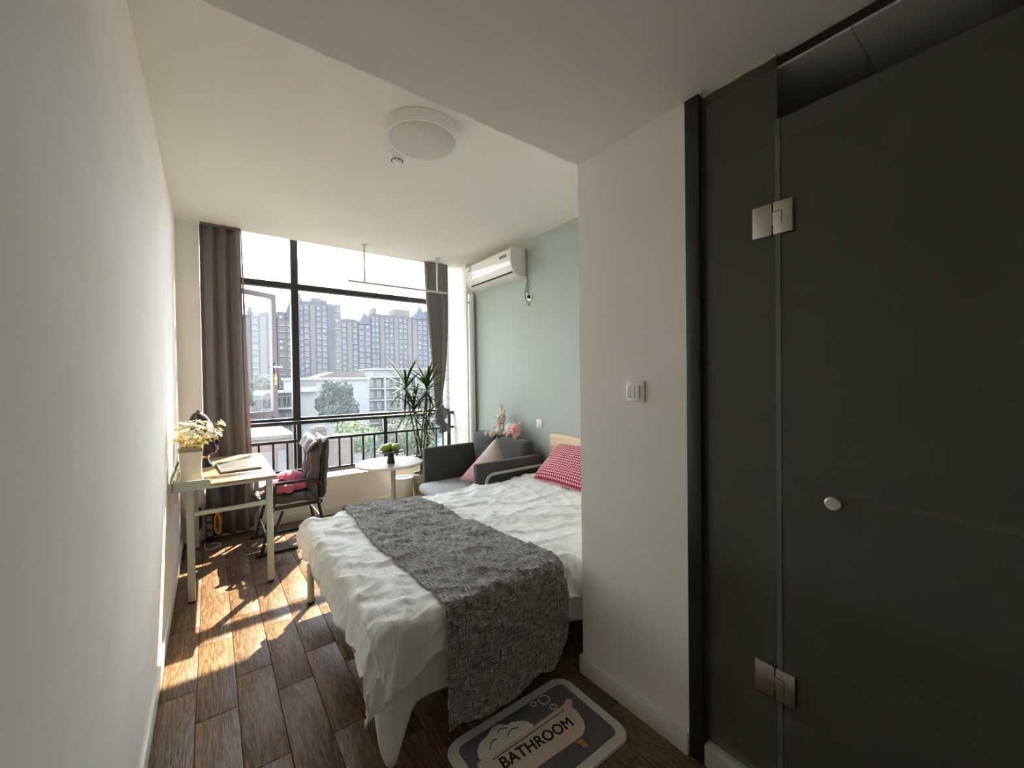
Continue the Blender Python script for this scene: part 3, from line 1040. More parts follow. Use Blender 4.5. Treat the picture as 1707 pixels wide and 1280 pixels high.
def loft(name, secs, mat, parent, n=24, ox=BX, oy=BY, oz=DZ):
    """secs: (z, centre x, radius x, radius y)"""
    bm = bmesh.new()
    R = [[bm.verts.new((ox + cx + rx * cos(2 * pi * j / n), oy + ry * sin(2 * pi * j / n), oz + z)) for j in range(n)] for z, cx, rx, ry in secs]
    for A, B in zip(R, R[1:]):
        for j in range(n):
            bm.faces.new((A[j], A[(j + 1) % n], B[(j + 1) % n], B[j]))
    bm.faces.new(R[0][::-1]); bm.faces.new(R[-1])
    return done(bm, name, mat, parent, smooth=True, sharp=60)


loft('neck_and_foot', [(0, 0, .052, .052), (.006, 0, .054, .054), (.03, 0, .045, .045), (.055, 0, .032, .033), (.075, .002, .028, .030), (.10, .004, .028, .031), (.13, .006, .030, .032)], M_BUST, bust)
loft('collar', [(.068, .001, .030, .032), (.072, .001, .033, .035), (.084, .002, .033, .035), (.088, .002, .030, .032)], M_GOLD, bust)
loft('head', [(.098, .030, .030, .024), (.108, .034, .044, .034), (.125, .030, .056, .042), (.150, .022, .060, .048), (.18, .014, .063, .053), (.22, .008, .066, .056), (.26, .004, .067, .057), (.31, 0, .066, .056), (.35, -.002, .055, .048)], M_BUST, bust)
bm = bmesh.new(); b_ball(bm, (BX + .087, BY, DZ + .182), (.016, .011, .022), 12, 8); done(bm, 'nose', M_BUST, bust, smooth=True)
for z, r in ((.150, .0115), (.131, .0125)):
    ball('lip', (BX + .080, BY, DZ + z), (.013, .022, r * .8), M_LIPS, bust)
loft('cap_crown', [(.275, -.014, .072, .066), (.29, -.016, .076, .070), (.33, -.020, .074, .069), (.37, -.024, .066, .062), (.405, -.028, .048, .046), (.425, -.030, .028, .027), (.432, -.030, .012, .012)], M_BUST, bust)
ball('cap_button', (BX - .030, BY, DZ + .438), .012, M_BUST, bust)
bm = bmesh.new()
V = []
for i in range(9):
    a = radians(-62 + 124 * i / 8)
    V.append([bm.verts.new((BX - .010 + r * cos(a), BY + .95 * r * sin(a), DZ + .300 - .060 * ((r - .066) / .05) + .006 * w - 0.012 * abs(sin(a)))) for r, w in ((.066, 0), (.09, 0), (.108, 0), (.108, 1), (.09, 1), (.066, 1))])
for A, B in zip(V, V[1:]):
    for j in range(6):
        bm.faces.new((A[j], A[(j + 1) % 6], B[(j + 1) % 6], B[j]))
bm.faces.new(V[0]); bm.faces.new(V[-1][::-1])
done(bm, 'cap_visor', M_BUST, bust, smooth=True, sharp=50)

# ------------------------------------------------------------------ tray / folder on the desk
tr = thing('magazine', 'silver grey covered magazine with a white border lying on the desk', 'magazine', (0.16, 3.80, DZ))
rz = Matrix.Rotation(radians(4), 3, 'Z')
M_PAPER = plain('white paper', (0.46, 0.44, 0.40, 1), 0.6, var=0.03)
M_SILVER = plain('silver grey glossy print', (0.15, 0.15, 0.145, 1), 0.3, var=0.5, scale=7, stretch=(1, 6, 1))
bm = bmesh.new(); b_box(bm, (0.030, 3.575, DZ + 0.0002), (0.290, 4.005, DZ + 0.008), 0.002, rot=rz); done(bm, 'shaded_underside', M_BLACKPL, tr)  # lower item of the stack, its black standing in for the shadow underneath
bm = bmesh.new(); b_box(bm, (0.035, 3.585, DZ + 0.008), (0.285, 4.005, DZ + 0.020), 0.002, rot=rz); done(bm, 'pages', M_PAPER, tr)
bm = bmesh.new(); b_box(bm, (0.046, 3.600, DZ + 0.020), (0.275, 3.990, DZ + 0.0225), 0.001, rot=rz); done(bm, 'cover', M_SILVER, tr)

# ------------------------------------------------------------------ cables under the desk
ad = thing('power_adapter', 'white power adapter plugged in low on the window wall', 'adapter', (-0.17, 4.585, 0.28))
bm = bmesh.new(); b_box(bm, (-0.205, 4.545, 0.235), (-0.150, 4.5995, 0.315), 0.006); done(bm, 'adapter_body', M_WHITEPL, ad, smooth=True, sharp=40)
rnd = random.Random(11)
M_ORC = plain('orange cable', (0.75, 0.30, 0.05, 1), 0.5, var=0.05)


def scribble(name, label, c, r, mat, rad, turns, seed, group=None, start=None):
    rn = random.Random(seed)
    pts = [start] if start else []
    for i in range(turns * 6):
        a = 2 * pi * i / 6 + rn.uniform(-.4, .4)
        pts.append((c[0] + r[0] * cos(a) * rn.uniform(.5, 1), c[1] + r[1] * rn.uniform(-1, 1), c[2] + r[2] * sin(a) * rn.uniform(.6, 1)))
    return tube(name, smooth_path(pts, 4), rad, mat, None, 6, label=label, cat='cable', group=group, origin=c)


scribble('cable_bundle', 'tangled black cables hanging under the desk', (-0.125, 4.50, 0.22), (0.055, 0.045, 0.14), M_BLACKPL, 0.0045, 6, 4, start=(-0.175, 4.546, 0.25))
scribble('cable_bundle', 'bundled orange cable hanging under the desk', (0.03, 4.45, 0.17), (0.035, 0.03, 0.12), M_ORC, 0.0045, 3, 9, start=(0.0, 4.47, 0.33))
tube('charging_cable', smooth_path([(-0.02, 4.42, 0.006), (0.03, 4.40, 0.006), (0.05, 4.34, 0.006), (0.02, 4.30, 0.006), (-0.03, 4.27, 0.006), (-0.06, 4.31, 0.006), (-0.065, 4.37, 0.006), (-0.06, 4.44, 0.010)], 5), 0.0035, M_WHITEPL, None, 6, label='white charging cable curled on the floor under the desk', cat='cable', origin=(0, 4.35, 0))
ps = thing('power_strip', 'black power strip standing on the floor behind the desk leg', 'power strip', (-0.03, 4.52, 0))
bm = bmesh.new(); b_box(bm, (-0.055, 4.485, 0.0), (0.0, 4.525, 0.33), 0.006); done(bm, 'strip_body', M_BLACKPL, ps, smooth=True, sharp=40)
for i in range(4):
    box('outlet', (-0.047, 4.4832, 0.05 + i * 0.068), (-0.008, 4.4862, 0.10 + i * 0.068), M_LENS, ps)

# ------------------------------------------------------------------ padded chair
chair = thing('folding_chair', 'black metal armchair with grey padded cushion facing the desk', 'chair', (0.55, 4.07, 0))


def quilt(name, c1, c2, scale, rough, bump, sheen, ratio):
    m = fabric(name, c1, c2, scale, rough, bump, sheen, ratio)
    for n_ in m.node_tree.nodes:
        if n_.type == 'BUMP':
            n_.inputs['Distance'].default_value = 0.02
    m.node_tree.nodes['Principled BSDF'].inputs['Specular IOR Level'].default_value = 0.5
    return m


M_CHFR = plain('black chair steel', (0.014, 0.014, 0.015, 1), 0.35, var=0.1)
M_CHPAD = quilt('grey brown padded cover', (0.075, 0.064, 0.062, 1), (0.11, 0.096, 0.093, 1), 22, 0.6, 1.0, 0.1, (1.6, 1.6, 0.5))
M_BOLT = plain('steel bolt', (0.7, 0.7, 0.68, 1), 0.3, metal=1.0, var=0.03)
for y in (3.842, 4.332):
    s = 1 if y > 4 else -1
    bm = bmesh.new(); b_box(bm, (0.265, y - 0.012, 0.0), (0.85, y + 0.012, 0.022), 0.004); done(bm, 'runner', M_CHFR, chair, smooth=True, sharp=40)
    tube('front_leg', [(0.310, y, 0.018), (0.395, y, 0.37), (0.415, y, 0.560)], 0.013, M_CHFR, chair, 10)
    tube('rear_leg', [(0.800, y, 0.018), (0.758, y, 0.25), (0.735, y, 0.40)], 0.013, M_CHFR, chair, 10)
    tube('cross_leg', [(0.36, y - s * 0.030, 0.022), (0.47, y - s * 0.030, 0.33)], 0.011, M_CHFR, chair, 10)
    tube('arm_rest', arc_path([(0.415, y, 0.562), (0.43, y, 0.572), (0.70, y, 0.568), (0.765, y, 0.52), (0.765, y, 0.40)], 0.06), 0.014, M_CHFR, chair, 10)
    bm = bmesh.new(); b_box(bm, (0.38, y - 0.012, 0.355), (0.77, y + 0.012, 0.385), 0.004); done(bm, 'seat_rail', M_CHFR, chair, smooth=True, sharp=40)
    for bx, bz in ((0.400, 0.37), (0.745, 0.37), (0.345, 0.17), (0.33, 0.10)):
        bm = bmesh.new(); b_ball(bm, (bx, y + s * 0.012, bz), (0.006, 0.004, 0.006), 8, 6); done(bm, 'bolt', M_BOLT, chair, smooth=True)
        bm = bmesh.new(); b_ball(bm, (bx, y - s * 0.012, bz), (0.006, 0.004, 0.006), 8, 6); done(bm, 'bolt', M_BOLT, chair, smooth=True)
    tube('back_upright', [(0.755, y - s * 0.02, 0.40), (0.800, y - s * 0.03, 0.88)], 0.011, M_CHFR, chair, 10)
tube('cross_bar', [(0.345, 3.842, 0.16), (0.345, 4.332, 0.16)], 0.008, M_BOLT, chair, 10)
tube('cross_bar', [(0.765, 3.842, 0.22), (0.765, 4.332, 0.22)], 0.008, M_BOLT, chair, 10)


def pad(name, c, ax, ay, az, w, h, t, mat, parent, rib=0.0, nr=7, pinch=0.06, n=26, uv=False, sub=0, amp=0.0, **kw):
    """soft cushion; ax, ay span its face, az is its thickness direction"""
    c, ax, ay, az = Vector(c), Vector(ax).normalized(), Vector(ay).normalized(), Vector(az).normalized()
    bm = bmesh.new()
    lay = bm.loops.layers.uv.new('UVMap')
    G = {}
    for side in (1, -1):
        for i in range(n + 1):
            for j in range(n + 1):
                u, v = 2 * i / n - 1, 2 * j / n - 1
                edge = max(abs(u), abs(v)) > 0.999
                if edge and side == -1:
                    G[(side, i, j)] = G[(1, i, j)]
                    continue
                prof_ = ((1 - u ** 4) * (1 - v ** 4)) ** 0.5
                uu = u * (1 - pinch * (1 - v * v) * abs(u))
                vv_ = v * (1 - pinch * (1 - u * u) * abs(v))
                z = side * t / 2 * prof_
                if rib:
                    z *= 1 - rib * (0.5 + 0.5 * cos(2 * pi * (v * 0.5 + 0.5) * nr)) ** 3
                p = c + ax * (uu * w / 2) + ay * (vv_ * h / 2) + az * z
                if amp:
                    p += az * (amp * noise.noise(p * 9)) * (1 if not edge else 0.6) + ax * amp * 0.6 * noise.noise(p * 7 + Vector((5, 1, 2))) * (abs(v))
                G[(side, i, j)] = bm.verts.new(p)
    for side in (1, -1):
        for i in range(n):
            for j in range(n):
                q = [(i, j), (i + 1, j), (i + 1, j + 1), (i, j + 1)]
                vs4 = [G[(side, *e)] for e in (q if side == 1 else q[::-1])]
                if len(set(vs4)) < 4:
                    continue
                try:
                    f = bm.faces.new(vs4)
                except ValueError:
                    continue
                for lp, e in zip(f.loops, (q if side == 1 else q[::-1])):
                    lp[lay].uv = (e[0] / n * w, e[1] / n * h)
    return done(bm, name, mat, parent, smooth=True, **kw)


pad('seat_pad', (0.545, 4.087, 0.425), (1, 0, -0.03), (0, 1, 0), (0, 0, 1), 0.50, 0.50, 0.085, M_CHPAD, chair, rib=0.4, nr=4, amp=0.022, n=40)
pad('front_flap', (0.285, 4.087, 0.385), (0.35, 0, 0.9), (0, 1, 0), (-0.9, 0, 0.3), 0.16, 0.47, 0.045, M_CHPAD, chair, amp=0.018)
pad('back_pad', (0.735, 4.087, 0.665), (0.10, 0, 1), (0, 1, 0), (-1, 0, 0.1), 0.52, 0.50, 0.11, M_CHPAD, chair, rib=0.65, nr=7, amp=0.022, n=44)
pad('back_pouch', (0.812, 4.087, 0.66), (0.07, 0, 1), (0, 1, 0), (-1, 0, 0.1), 0.54, 0.47, 0.075, M_CHPAD, chair, amp=0.010)
pad('head_wing', (0.690, 4.02, 0.872), (0.55, 0, 0.8), (0, 1, 0.12), (-0.8, 0, 0.55), 0.13, 0.42, 0.035, M_CHPAD, chair, amp=0.02)

# pink soft toy on the chair
toy = thing('soft_toy', 'deep pink soft toy lying on the padded chair', 'soft toy', (0.52, 4.05, 0.46))
M_PINK = fabric('deep pink plush', (0.52, 0.10, 0.20, 1), (0.72, 0.22, 0.34, 1), 160, 0.95, 0.8, 0.5)
M_PINKL = fabric('light pink plush', (0.70, 0.42, 0.44, 1), (0.82, 0.55, 0.55, 1), 160, 0.95, 0.8, 0.5)
M_PINKD = fabric('dark magenta plush', (0.28, 0.02, 0.07, 1), (0.38, 0.04, 0.10, 1), 160, 0.95, 0.8, 0.3)
ball('body', (0.60, 4.08, 0.545), (0.125, 0.105, 0.085), M_PINK, toy, seg=24, rings=16)
ball('head', (0.49, 3.965, 0.520), (0.085, 0.080, 0.066), M_PINK, toy, seg=24, rings=16)
for x, y, z in ((0.57, 3.905, 0.505), (0.44, 4.05, 0.505)):
    ball('paw', (x, y, z), (0.043, 0.040, 0.040), M_PINK, toy)
ball('ear', (0.525, 3.935, 0.570), (0.03, 0.018, 0.028), M_PINKD, toy)
ball('ear', (0.435, 3.945, 0.570), (0.03, 0.018, 0.028), M_PINKD, toy)
ball('arm', (0.655, 3.975, 0.505), (0.085, 0.040, 0.038), M_PINK, toy)
toy.location.x -= 0.052               # leans against the back pad

# ------------------------------------------------------------------ round table with cake stand and fruit
TX, TY, TZ = 1.318, 3.675, 0.664
tab = thing('round_table', 'small round pedestal table with a pale wooden top by the window', 'table', (TX, TY, 0))
M_TABLETOP = wood('whitish oak table top', (0.27, 0.215, 0.16, 1), (0.33, 0.265, 0.20, 1), (0.38, 0.31, 0.24, 1), 0.4, 'X', 0.7, 0.08)
lathe('table_top', [(0.285, TZ - 0.022), (0.292, TZ - 0.018), (0.294, TZ - 0.004), (0.290, TZ)], (TX, TY, 0), M_TABLETOP, tab, 64)
lathe('edge_band', [(0.2905, TZ - 0.021), (0.2965, TZ - 0.020), (0.2965, TZ - 0.003), (0.2905, TZ - 0.002)], (TX, TY, 0), plain('cream edge band', (0.66, 0.64, 0.56, 1), 0.4, var=0.02), tab, 64)
tube('pedestal', [(TX + 0.03, TY - 0.01, 0.015), (TX + 0.03, TY - 0.01, TZ - 0.022)], 0.022, M_SAGEMETAL, tab, 20)
lathe('foot_plate', [(0.20, 0.0), (0.205, 0.004), (0.20, 0.012), (0.03, 0.018)], (TX + 0.03, TY - 0.01, 0), M_SAGEMETAL, tab, 48)
SX, SY = 1.312, 3.62
cs = thing('cake_stand', 'black pedestal fruit stand on the round table', 'fruit stand', (SX, SY, TZ))
lathe('stem', [(0.036, 0.0005), (0.036, 0.004), (0.030, 0.04), (0.026, 0.092)], (SX, SY, TZ), M_BLACKPL, cs, 32)
lathe('plate', [(0.030, 0.091), (0.080, 0.094), (0.104, 0.104), (0.108, 0.116), (0.104, 0.117), (0.098, 0.108), (0.0, 0.102)], (SX, SY, TZ), M_BLACKPL, cs, 48)
M_APPLE = plain('green apple skin', (0.30, 0.42, 0.06, 1), 0.25, var=0.25, scale=9, coat=0.3)
ap = [(0.0, 0.004), (0.014, 0.0), (0.028, 0.008), (0.039, 0.028), (0.041, 0.042), (0.037, 0.058), (0.025, 0.069), (0.012, 0.070), (0.004, 0.064), (0.0, 0.062)]
for i, (dx, dy, lab) in enumerate(((-0.048, 0.008, 'green apple on the black stand, on the side towards the chair'), (0.046, -0.012, 'green apple on the black stand, on the side towards the armchair'), (0.014, 0.065, 'green apple on the black stand, tucked behind the other two on the window side'))):
    a = thing('apple', lab, 'apple', (SX + dx, SY + dy, TZ + 0.1035), 'green apples on the stand')
    bm = bmesh.new(); b_lathe(bm, ap, (SX + dx, SY + dy, TZ + 0.1035), 24); done(bm, 'apple_flesh', M_APPLE, a, smooth=True)
    tube('apple_stalk', [(SX + dx, SY + dy, TZ + 0.166), (SX + dx + 0.004, SY + dy, TZ + 0.180)], 0.0016, M_STEM, a, 6)

# ------------------------------------------------------------------ bin
NX, NY = 1.70, 4.30
bn = thing('waste_bin', 'white round waste bin on the floor under the window', 'bin', (NX, NY, 0))
M_BINW = plain('white bin plastic', (0.72, 0.71, 0.66, 1), 0.35, var=0.02)
lathe('bin_body', [(0.088, 0.0), (0.092, 0.006), (0.099, 0.30), (0.101, 0.345), (0.095, 0.348), (0.070, 0.345), (0.068, 0.30), (0.0, 0.298)], (NX, NY, 0), M_BINW, bn, 48)
lathe('inner_bag', [(0.0, 0.300), (0.066, 0.301), (0.0665, 0.343)], (NX, NY, 0), M_BLACKPL, bn, 32)

# ------------------------------------------------------------------ potted dracaena
PX, PY = 1.925, 4.305
plant = thing('potted_plant', 'tall dracaena with spiky leaf heads in a ribbed pot by the window', 'plant', (PX, PY, 0))
M_POT = wood('ribbed whitewashed wood pot', (0.20, 0.16, 0.11, 1), (0.42, 0.38, 0.28, 1), (0.55, 0.50, 0.38, 1), 0.8, 'Z', 1.4, 0.5)
lathe('pot', [(0.082, 0.0), (0.090, 0.006), (0.112, 0.20), (0.116, 0.34), (0.112, 0.36), (0.100, 0.36), (0.100, 0.33), (0.0, 0.33)], (PX, PY, 0), M_POT, plant, 40)
M_SOIL = plain('dark soil', (0.03, 0.022, 0.016, 1), 0.95, var=0.4, scale=60, bump=1.0, bscale=120)
lathe('soil', [(0.099, 0.331), (0.06, 0.337), (0.0, 0.338)], (PX, PY, 0), M_SOIL, plant, 32)
M_TRUNK = plain('brown grey stem', (0.07, 0.045, 0.038, 1), 0.7, var=0.3, scale=60)
#   leaf heads: pixel in the photograph at the depth of the pot -> (point, number of leaves, leaf length, spread)
heads = [(on_y(712, 650, 4.25), 44, 0.34, 1.0), (on_y(677, 650, 4.22), 34, 0.33, 1.0), (on_y(690, 686, 4.20), 36, 0.32, 1.0), (on_y(716, 700, 4.27), 22, 0.24, 1.0), (on_y(708, 728, 4.27), 24, 0.24, 0.9), (on_y(713, 752, 4.29), 18, 0.19, 0.8)]
base = [(PX - .02, PY, .33), (PX + .01, PY - .01, .33), (PX + .02, PY + .02, .33)]
for i, (h, n, ln, sp) in enumerate(heads):
    b = Vector(base[i % 3])
    mid = b.lerp(h, 0.5) + Vector((0.02 * ((i % 3) - 1), 0.01, 0.0))
    tube('stem', smooth_path([b, mid, h], 5), 0.0085 if i < 3 else 0.006, M_TRUNK, plant, 8)
M_LEAF = plain('dark green leaf', (0.034, 0.072, 0.018, 1), 0.7, var=0.35, scale=12, spec=0.15)
M_LEAFL = plain('light green leaf', (0.075, 0.12, 0.03, 1), 0.7, var=0.3, scale=12, spec=0.15)


def leaf_mesh(name, mat, bend, ln=1.0, wd=0.042, n=6):
    bm = bmesh.new()
    prev = None
    for i in range(n + 1):
        t = i / n
        x = ln * (t - 0.10 * bend * t * t)
        z = -bend * t * t * 0.55 * ln
        w = wd * (sin(pi * (0.12 + 0.88 * t)) ** 0.7 if t < 1 else 0.0)
        if t > 0.999:
            w = 0.002
        cur = [bm.verts.new((x, -w, z + w * 0.25)), bm.verts.new((x, 0, z)), bm.verts.new((x, w, z + w * 0.25))]
        if prev:
            for j in range(2):
                bm.faces.new((prev[j], prev[j + 1], cur[j + 1], cur[j]))
        prev = cur
    me = bpy.data.meshes.new(name)
    bm.to_mesh(me); bm.free()
    me.materials.append(mat)
    me.polygons.foreach_set('use_smooth', [True] * len(me.polygons))
    return me


LM = [leaf_mesh('leaf', M_LEAF, 0.35), leaf_mesh('leaf', M_LEAF, 0.9), leaf_mesh('leaf', M_LEAFL, 0.55), leaf_mesh('leaf', M_LEAF, 1.5)]
rnd = random.Random(21)
for hi, (h, n, ln, sp) in enumerate(heads):
    for i in range(n):
        a = 2.39996 * i + rnd.uniform(-.2, .2)
        t = i / n
        el = radians(70 - 88 * t * sp + rnd.uniform(-8, 8))
        pos = h + Vector((0, 0, 0.06 * (1 - t) - 0.06 * t))
        lf = link_mesh(LM[rnd.choice((0, 0, 2, 1) if t < 0.5 else (1, 2, 3))], 'leaf', plant, pos)
        d = Vector((cos(a) * cos(el), sin(a) * cos(el), sin(el)))
        L = ln * (0.85 + 0.35 * sin(pi * min(1, t + 0.2))) * rnd.uniform(0.85, 1.1)
        #   keep the blades inside the room and clear of the glass
        tip = pos + d * L
        if tip.y > 4.66 or tip.x > 2.50:
            L *= 0.6
        if h.z < 1.05 and tip.y < 4.16 and tip.x > 1.80 and tip.z - 0.35 * L < 0.72:     # clear of the armchair's far arm
            L *= 0.45
        rot = Matrix((d, Vector((0, 0, 1)).cross(d).normalized(), d.cross(Vector((0, 0, 1)).cross(d).normalized()))).transposed()
        lf.rotation_euler = rot.to_euler()
        lf.scale = (L, L * 0.9, L)

# ------------------------------------------------------------------ armchair
arm = thing('armchair', 'low dark grey fabric armchair between bed and window', 'armchair', (2.2, 3.5, 0))
M_SOFA = fabric('dark grey upholstery', (0.058, 0.058, 0.055, 1), (0.085, 0.085, 0.081, 1), 400, 0.95, 0.3, 0.2)
M_SOFASEAT = fabric('mid grey seat upholstery', (0.36, 0.363, 0.36, 1), (0.44, 0.443, 0.44, 1), 400, 0.95, 0.3, 0.2)


def softbox(name, lo, hi, mat, parent, bevel=0.025, **kw):
    bm = bmesh.new(); b_box(bm, lo, hi, bevel, 4)
    return done(bm, name, mat, parent, smooth=True, sharp=50, **kw)


softbox('arm', (1.835, 4.035, 0.17), (2.56, 4.105, 0.682), M_SOFA, arm, 0.02)
softbox('arm', (1.825, 2.955, 0.17), (2.60, 3.025, 0.682), M_SOFA, arm, 0.02)
softbox('back', (2.545, 3.53, 0.17), (2.635, 4.105, 0.81), M_SOFA, arm, 0.02)
softbox('back', (2.565, 3.03, 0.17), (2.635, 3.53, 0.68), M_SOFA, arm, 0.02)
softbox('seat_base', (1.80, 3.03, 0.145), (2.54, 4.03, 0.215), M_SOFA, arm, 0.015)
softbox('seat_cushion', (1.745, 3.032, 0.215), (2.535, 4.028, 0.325), M_SOFASEAT, arm, 0.05)
bm = bmesh.new(); b_box(bm, (2.40, 3.028, 0.33), (2.555, 3.525, 0.815), 0.065, 5, rot=Matrix.Rotation(radians(4), 3, 'Y')); done(bm, 'back_cushion', M_SOFA, arm, smooth=True, sharp=60)
pad('back_cushion', (2.475, 3.78, 0.575), (0, 1, 0), (-0.12, 0, 1), (-1, 0, -0.12), 0.46, 0.50, 0.13, M_SOFA, arm, pinch=0.03)
#   bent tube leg frames on both sides and bar in front
for y in (2.935, 4.125):
    tube('leg_frame', arc_path([(1.905, y, 0.0), (1.905, y, 0.585), (2.60, y, 0.585), (2.60, y, 0.0)], 0.09, 8), 0.0145, M_SAGEMETAL, arm, 12)
tube('front_bar', [(1.80, 2.935, 0.15), (1.80, 4.125, 0.15)], 0.013, M_SAGEMETAL, arm, 12)
for y in (2.935, 4.125):
    tube('side_bar', [(1.80, y, 0.15), (2.60, y, 0.15)], 0.012, M_SAGEMETAL, arm, 12)

# ------------------------------------------------------------------ triangular cushion and soft toys on the armchair
M_TRI = None
m, nt, b = _new('pink and beige cushion print')
b.inputs['Roughness'].default_value = 0.95
b.inputs['Sheen Weight'].default_value = 0.3
uvn = N(nt, 'ShaderNodeUVMap'); uvn.uv_map = 'UVMap'
sp_ = N(nt, 'ShaderNodeSeparateXYZ')
nt.links.new(uvn.outputs[0], sp_.inputs[0])
nz = N(nt, 'ShaderNodeTexNoise', Scale=9.0, Detail=3.0)
nt.links.new(uvn.outputs[0], nz.inputs['Vector'])
ad_ = N(nt, 'ShaderNodeMath', operation='MULTIPLY_ADD')
ad_.inputs[1].default_value = 0.10
nt.links.new(nz.outputs[0], ad_.inputs[0])
nt.links.new(sp_.outputs['X'], ad_.inputs[2])
rm = N(nt, 'ShaderNodeValToRGB')
rm.color_ramp.elements[0].position = 0.255; rm.color_ramp.elements[0].color = (0.50, 0.40, 0.35, 1)
rm.color_ramp.elements[1].position = 0.285; rm.color_ramp.elements[1].color = (0.60, 0.30, 0.31, 1)
nt.links.new(ad_.outputs[0], rm.inputs[0])
nt.links.new(rm.outputs[0], b.inputs['Base Color'])
M_TRI = m
tri = thing('triangular_cushion', 'triangular pink and beige cushion propped on the armchair seat', 'cushion', (2.20, 3.25, 0.33))


def tri_mesh():
    bm = bmesh.new()
    lay = bm.loops.layers.uv.new('UVMap')
    A, B, C = Vector((2.20, 3.185, 0.868)), Vector((2.12, 3.80, 0.345)), Vector((2.30, 3.085, 0.335))
    nrm = (B - A).cross(C - A).normalized()
    if nrm.x > 0:
        nrm = -nrm
    n = 16
    G = {}
    for s in (1, -1):
        for i in range(n + 1):
            for j in range(n + 1 - i):
                a, b_ = i / n, j / n
                c_ = 1 - a - b_
                k_ = (27 * a * b_ * c_)
                if s == -1 and min(a, b_, c_) < 1e-6:
                    G[(s, i, j)] = G[(1, i, j)]
                    continue
                G[(s, i, j)] = bm.verts.new(A * a + B * b_ + C * c_ + nrm * s * 0.075 * max(0, k_) ** 0.55)
    for s in (1, -1):
        for i in range(n):
            for j in range(n - i):
                fs = [((i, j), (i + 1, j), (i, j + 1))]
                if i + j < n - 1:
                    fs.append(((i + 1, j), (i + 1, j + 1), (i, j + 1)))
                for f_ in fs:
                    vs3 = [G[(s, *q)] for q in f_]
                    try:
                        f = bm.faces.new(vs3 if s == 1 else vs3[::-1])
                    except ValueError:
                        continue
                    for lp, q in zip(f.loops, f_ if s == 1 else f_[::-1]):
                        lp[lay].uv = (q[1] / n * 0.6, q[0] / n * 0.6)
    return bm, A, B, C, nrm


bm, A, B, C, nrm = tri_mesh()
done(bm, 'cushion_cover', M_TRI, tri, smooth=True)
M_SPOT = fabric('dark plum patch', (0.09, 0.03, 0.05, 1), (0.14, 0.05, 0.07, 1), 200)
for a, b_ in ((0.22, 0.30), (0.14, 0.55), (0.42, 0.10), (0.10, 0.12)):
    c_ = 1 - a - b_
    h_ = 0.075 * (27 * a * b_ * c_) ** 0.55
    ball('printed_spot', A * a + B * b_ + C * c_ + nrm * (h_ - 0.001), (0.004, 0.016, 0.016), M_SPOT, tri)

M_FUR = fabric('cream plush', (0.52, 0.46, 0.37, 1), (0.68, 0.62, 0.52, 1), 160, 0.95, 0.8, 0.5)
M_EARIN = fabric('peach plush', (0.70, 0.42, 0.24, 1), (0.80, 0.52, 0.32, 1), 160, 0.95, 0.5, 0.4)
M_DRESS = fabric('pale blue grey striped dress', (0.38, 0.42, 0.40, 1), (0.60, 0.60, 0.55, 1), 60, 0.95, 0.3, 0.2)
M_SCARF = fabric('coral pink scarf', (0.60, 0.24, 0.21, 1), (0.70, 0.32, 0.28, 1), 160, 0.95, 0.4, 0.3)
rb = thing('rabbit_soft_toy', 'cream rabbit soft toy sitting on top of the armchair back', 'soft toy', (2.54, 3.60, 0.81))
RY = Matrix.Rotation(radians(12), 3, 'X')
# body leans on the wall, facing into the room (-X)
bm = bmesh.new(); b_lathe(bm, [(0.0, 0.80), (0.062, 0.802), (0.066, 0.815), (0.05, 0.86), (0.036, 0.905), (0.030, 0.93), (0.0, 0.935)], (2.535, 3.60, 0.0), 20); done(bm, 'dress', M_DRESS, rb, smooth=True)
bm = bmesh.new(); b_lathe(bm, [(0.0, 0.915), (0.038, 0.917), (0.045, 0.925), (0.036, 0.938), (0.0, 0.942)], (2.532, 3.60, 0.0), 20); done(bm, 'scarf', M_SCARF, rb, smooth=True)
head = ball('head', (2.535, 3.588, 0.985), (0.052, 0.060, 0.056), M_FUR, rb, seg=24, rings=16)
for y in (3.560, 3.612):
    ball('eye', (2.486, y, 0.990), 0.0065, M_BLACKPL, rb)
ball('muzzle', (2.492, 3.586, 0.972), (0.014, 0.018, 0.012), M_FUR, rb)
#   one ear up, the other folded over
bm = bmesh.new(); b_ball(bm, (2.555, 3.605, 1.085), (0.012, 0.020, 0.058), 14, 10, Matrix.Rotation(radians(-12), 3, 'X')); e1 = done(bm, 'ear', M_FUR, rb, smooth=True)
bm = bmesh.new(); b_ball(bm, (2.546, 3.605, 1.085), (0.007, 0.013, 0.046), 14, 10, Matrix.Rotation(radians(-12), 3, 'X')); done(bm, 'ear_lining', M_EARIN, e1, smooth=True)
bm = bmesh.new(); b_ball(bm, (2.545, 3.548, 1.052), (0.012, 0.022, 0.040), 14, 10, Matrix.Rotation(radians(28), 3, 'X')); e2 = done(bm, 'ear', M_FUR, rb, smooth=True)
bm = bmesh.new(); b_ball(bm, (2.536, 3.545, 1.050), (0.007, 0.014, 0.030), 14, 10, Matrix.Rotation(radians(28), 3, 'X')); done(bm, 'ear_lining', M_EARIN, e2, smooth=True)
for s, y in ((-1, 3.545), (1, 3.655)):
    tube('arm', smooth_path([(2.53, 3.60 + s * 0.03, 0.92), (2.515, 3.60 + s * 0.058, 0.895), (2.495, 3.60 + s * 0.075, 0.878)], 4), 0.012, M_FUR, rb, 10)
    ball('hand', (2.492, 3.60 + s * 0.078, 0.875), 0.015, M_FUR, rb)
for y0, y1, z1 in ((3.585, 3.58, 0.800), (3.625, 3.68, 0.800)):
    tube('leg', smooth_path([(2.52, y0, 0.83), (2.47, (y0 + y1) / 2, 0.828), (2.42, y1, z1 + 0.012)], 4), 0.017, M_FUR, rb, 10)
    ball('foot', (2.405, y1 + 0.004, z1 + 0.012), (0.026, 0.024, 0.028), M_FUR, rb)

rb.location.z += 0.012

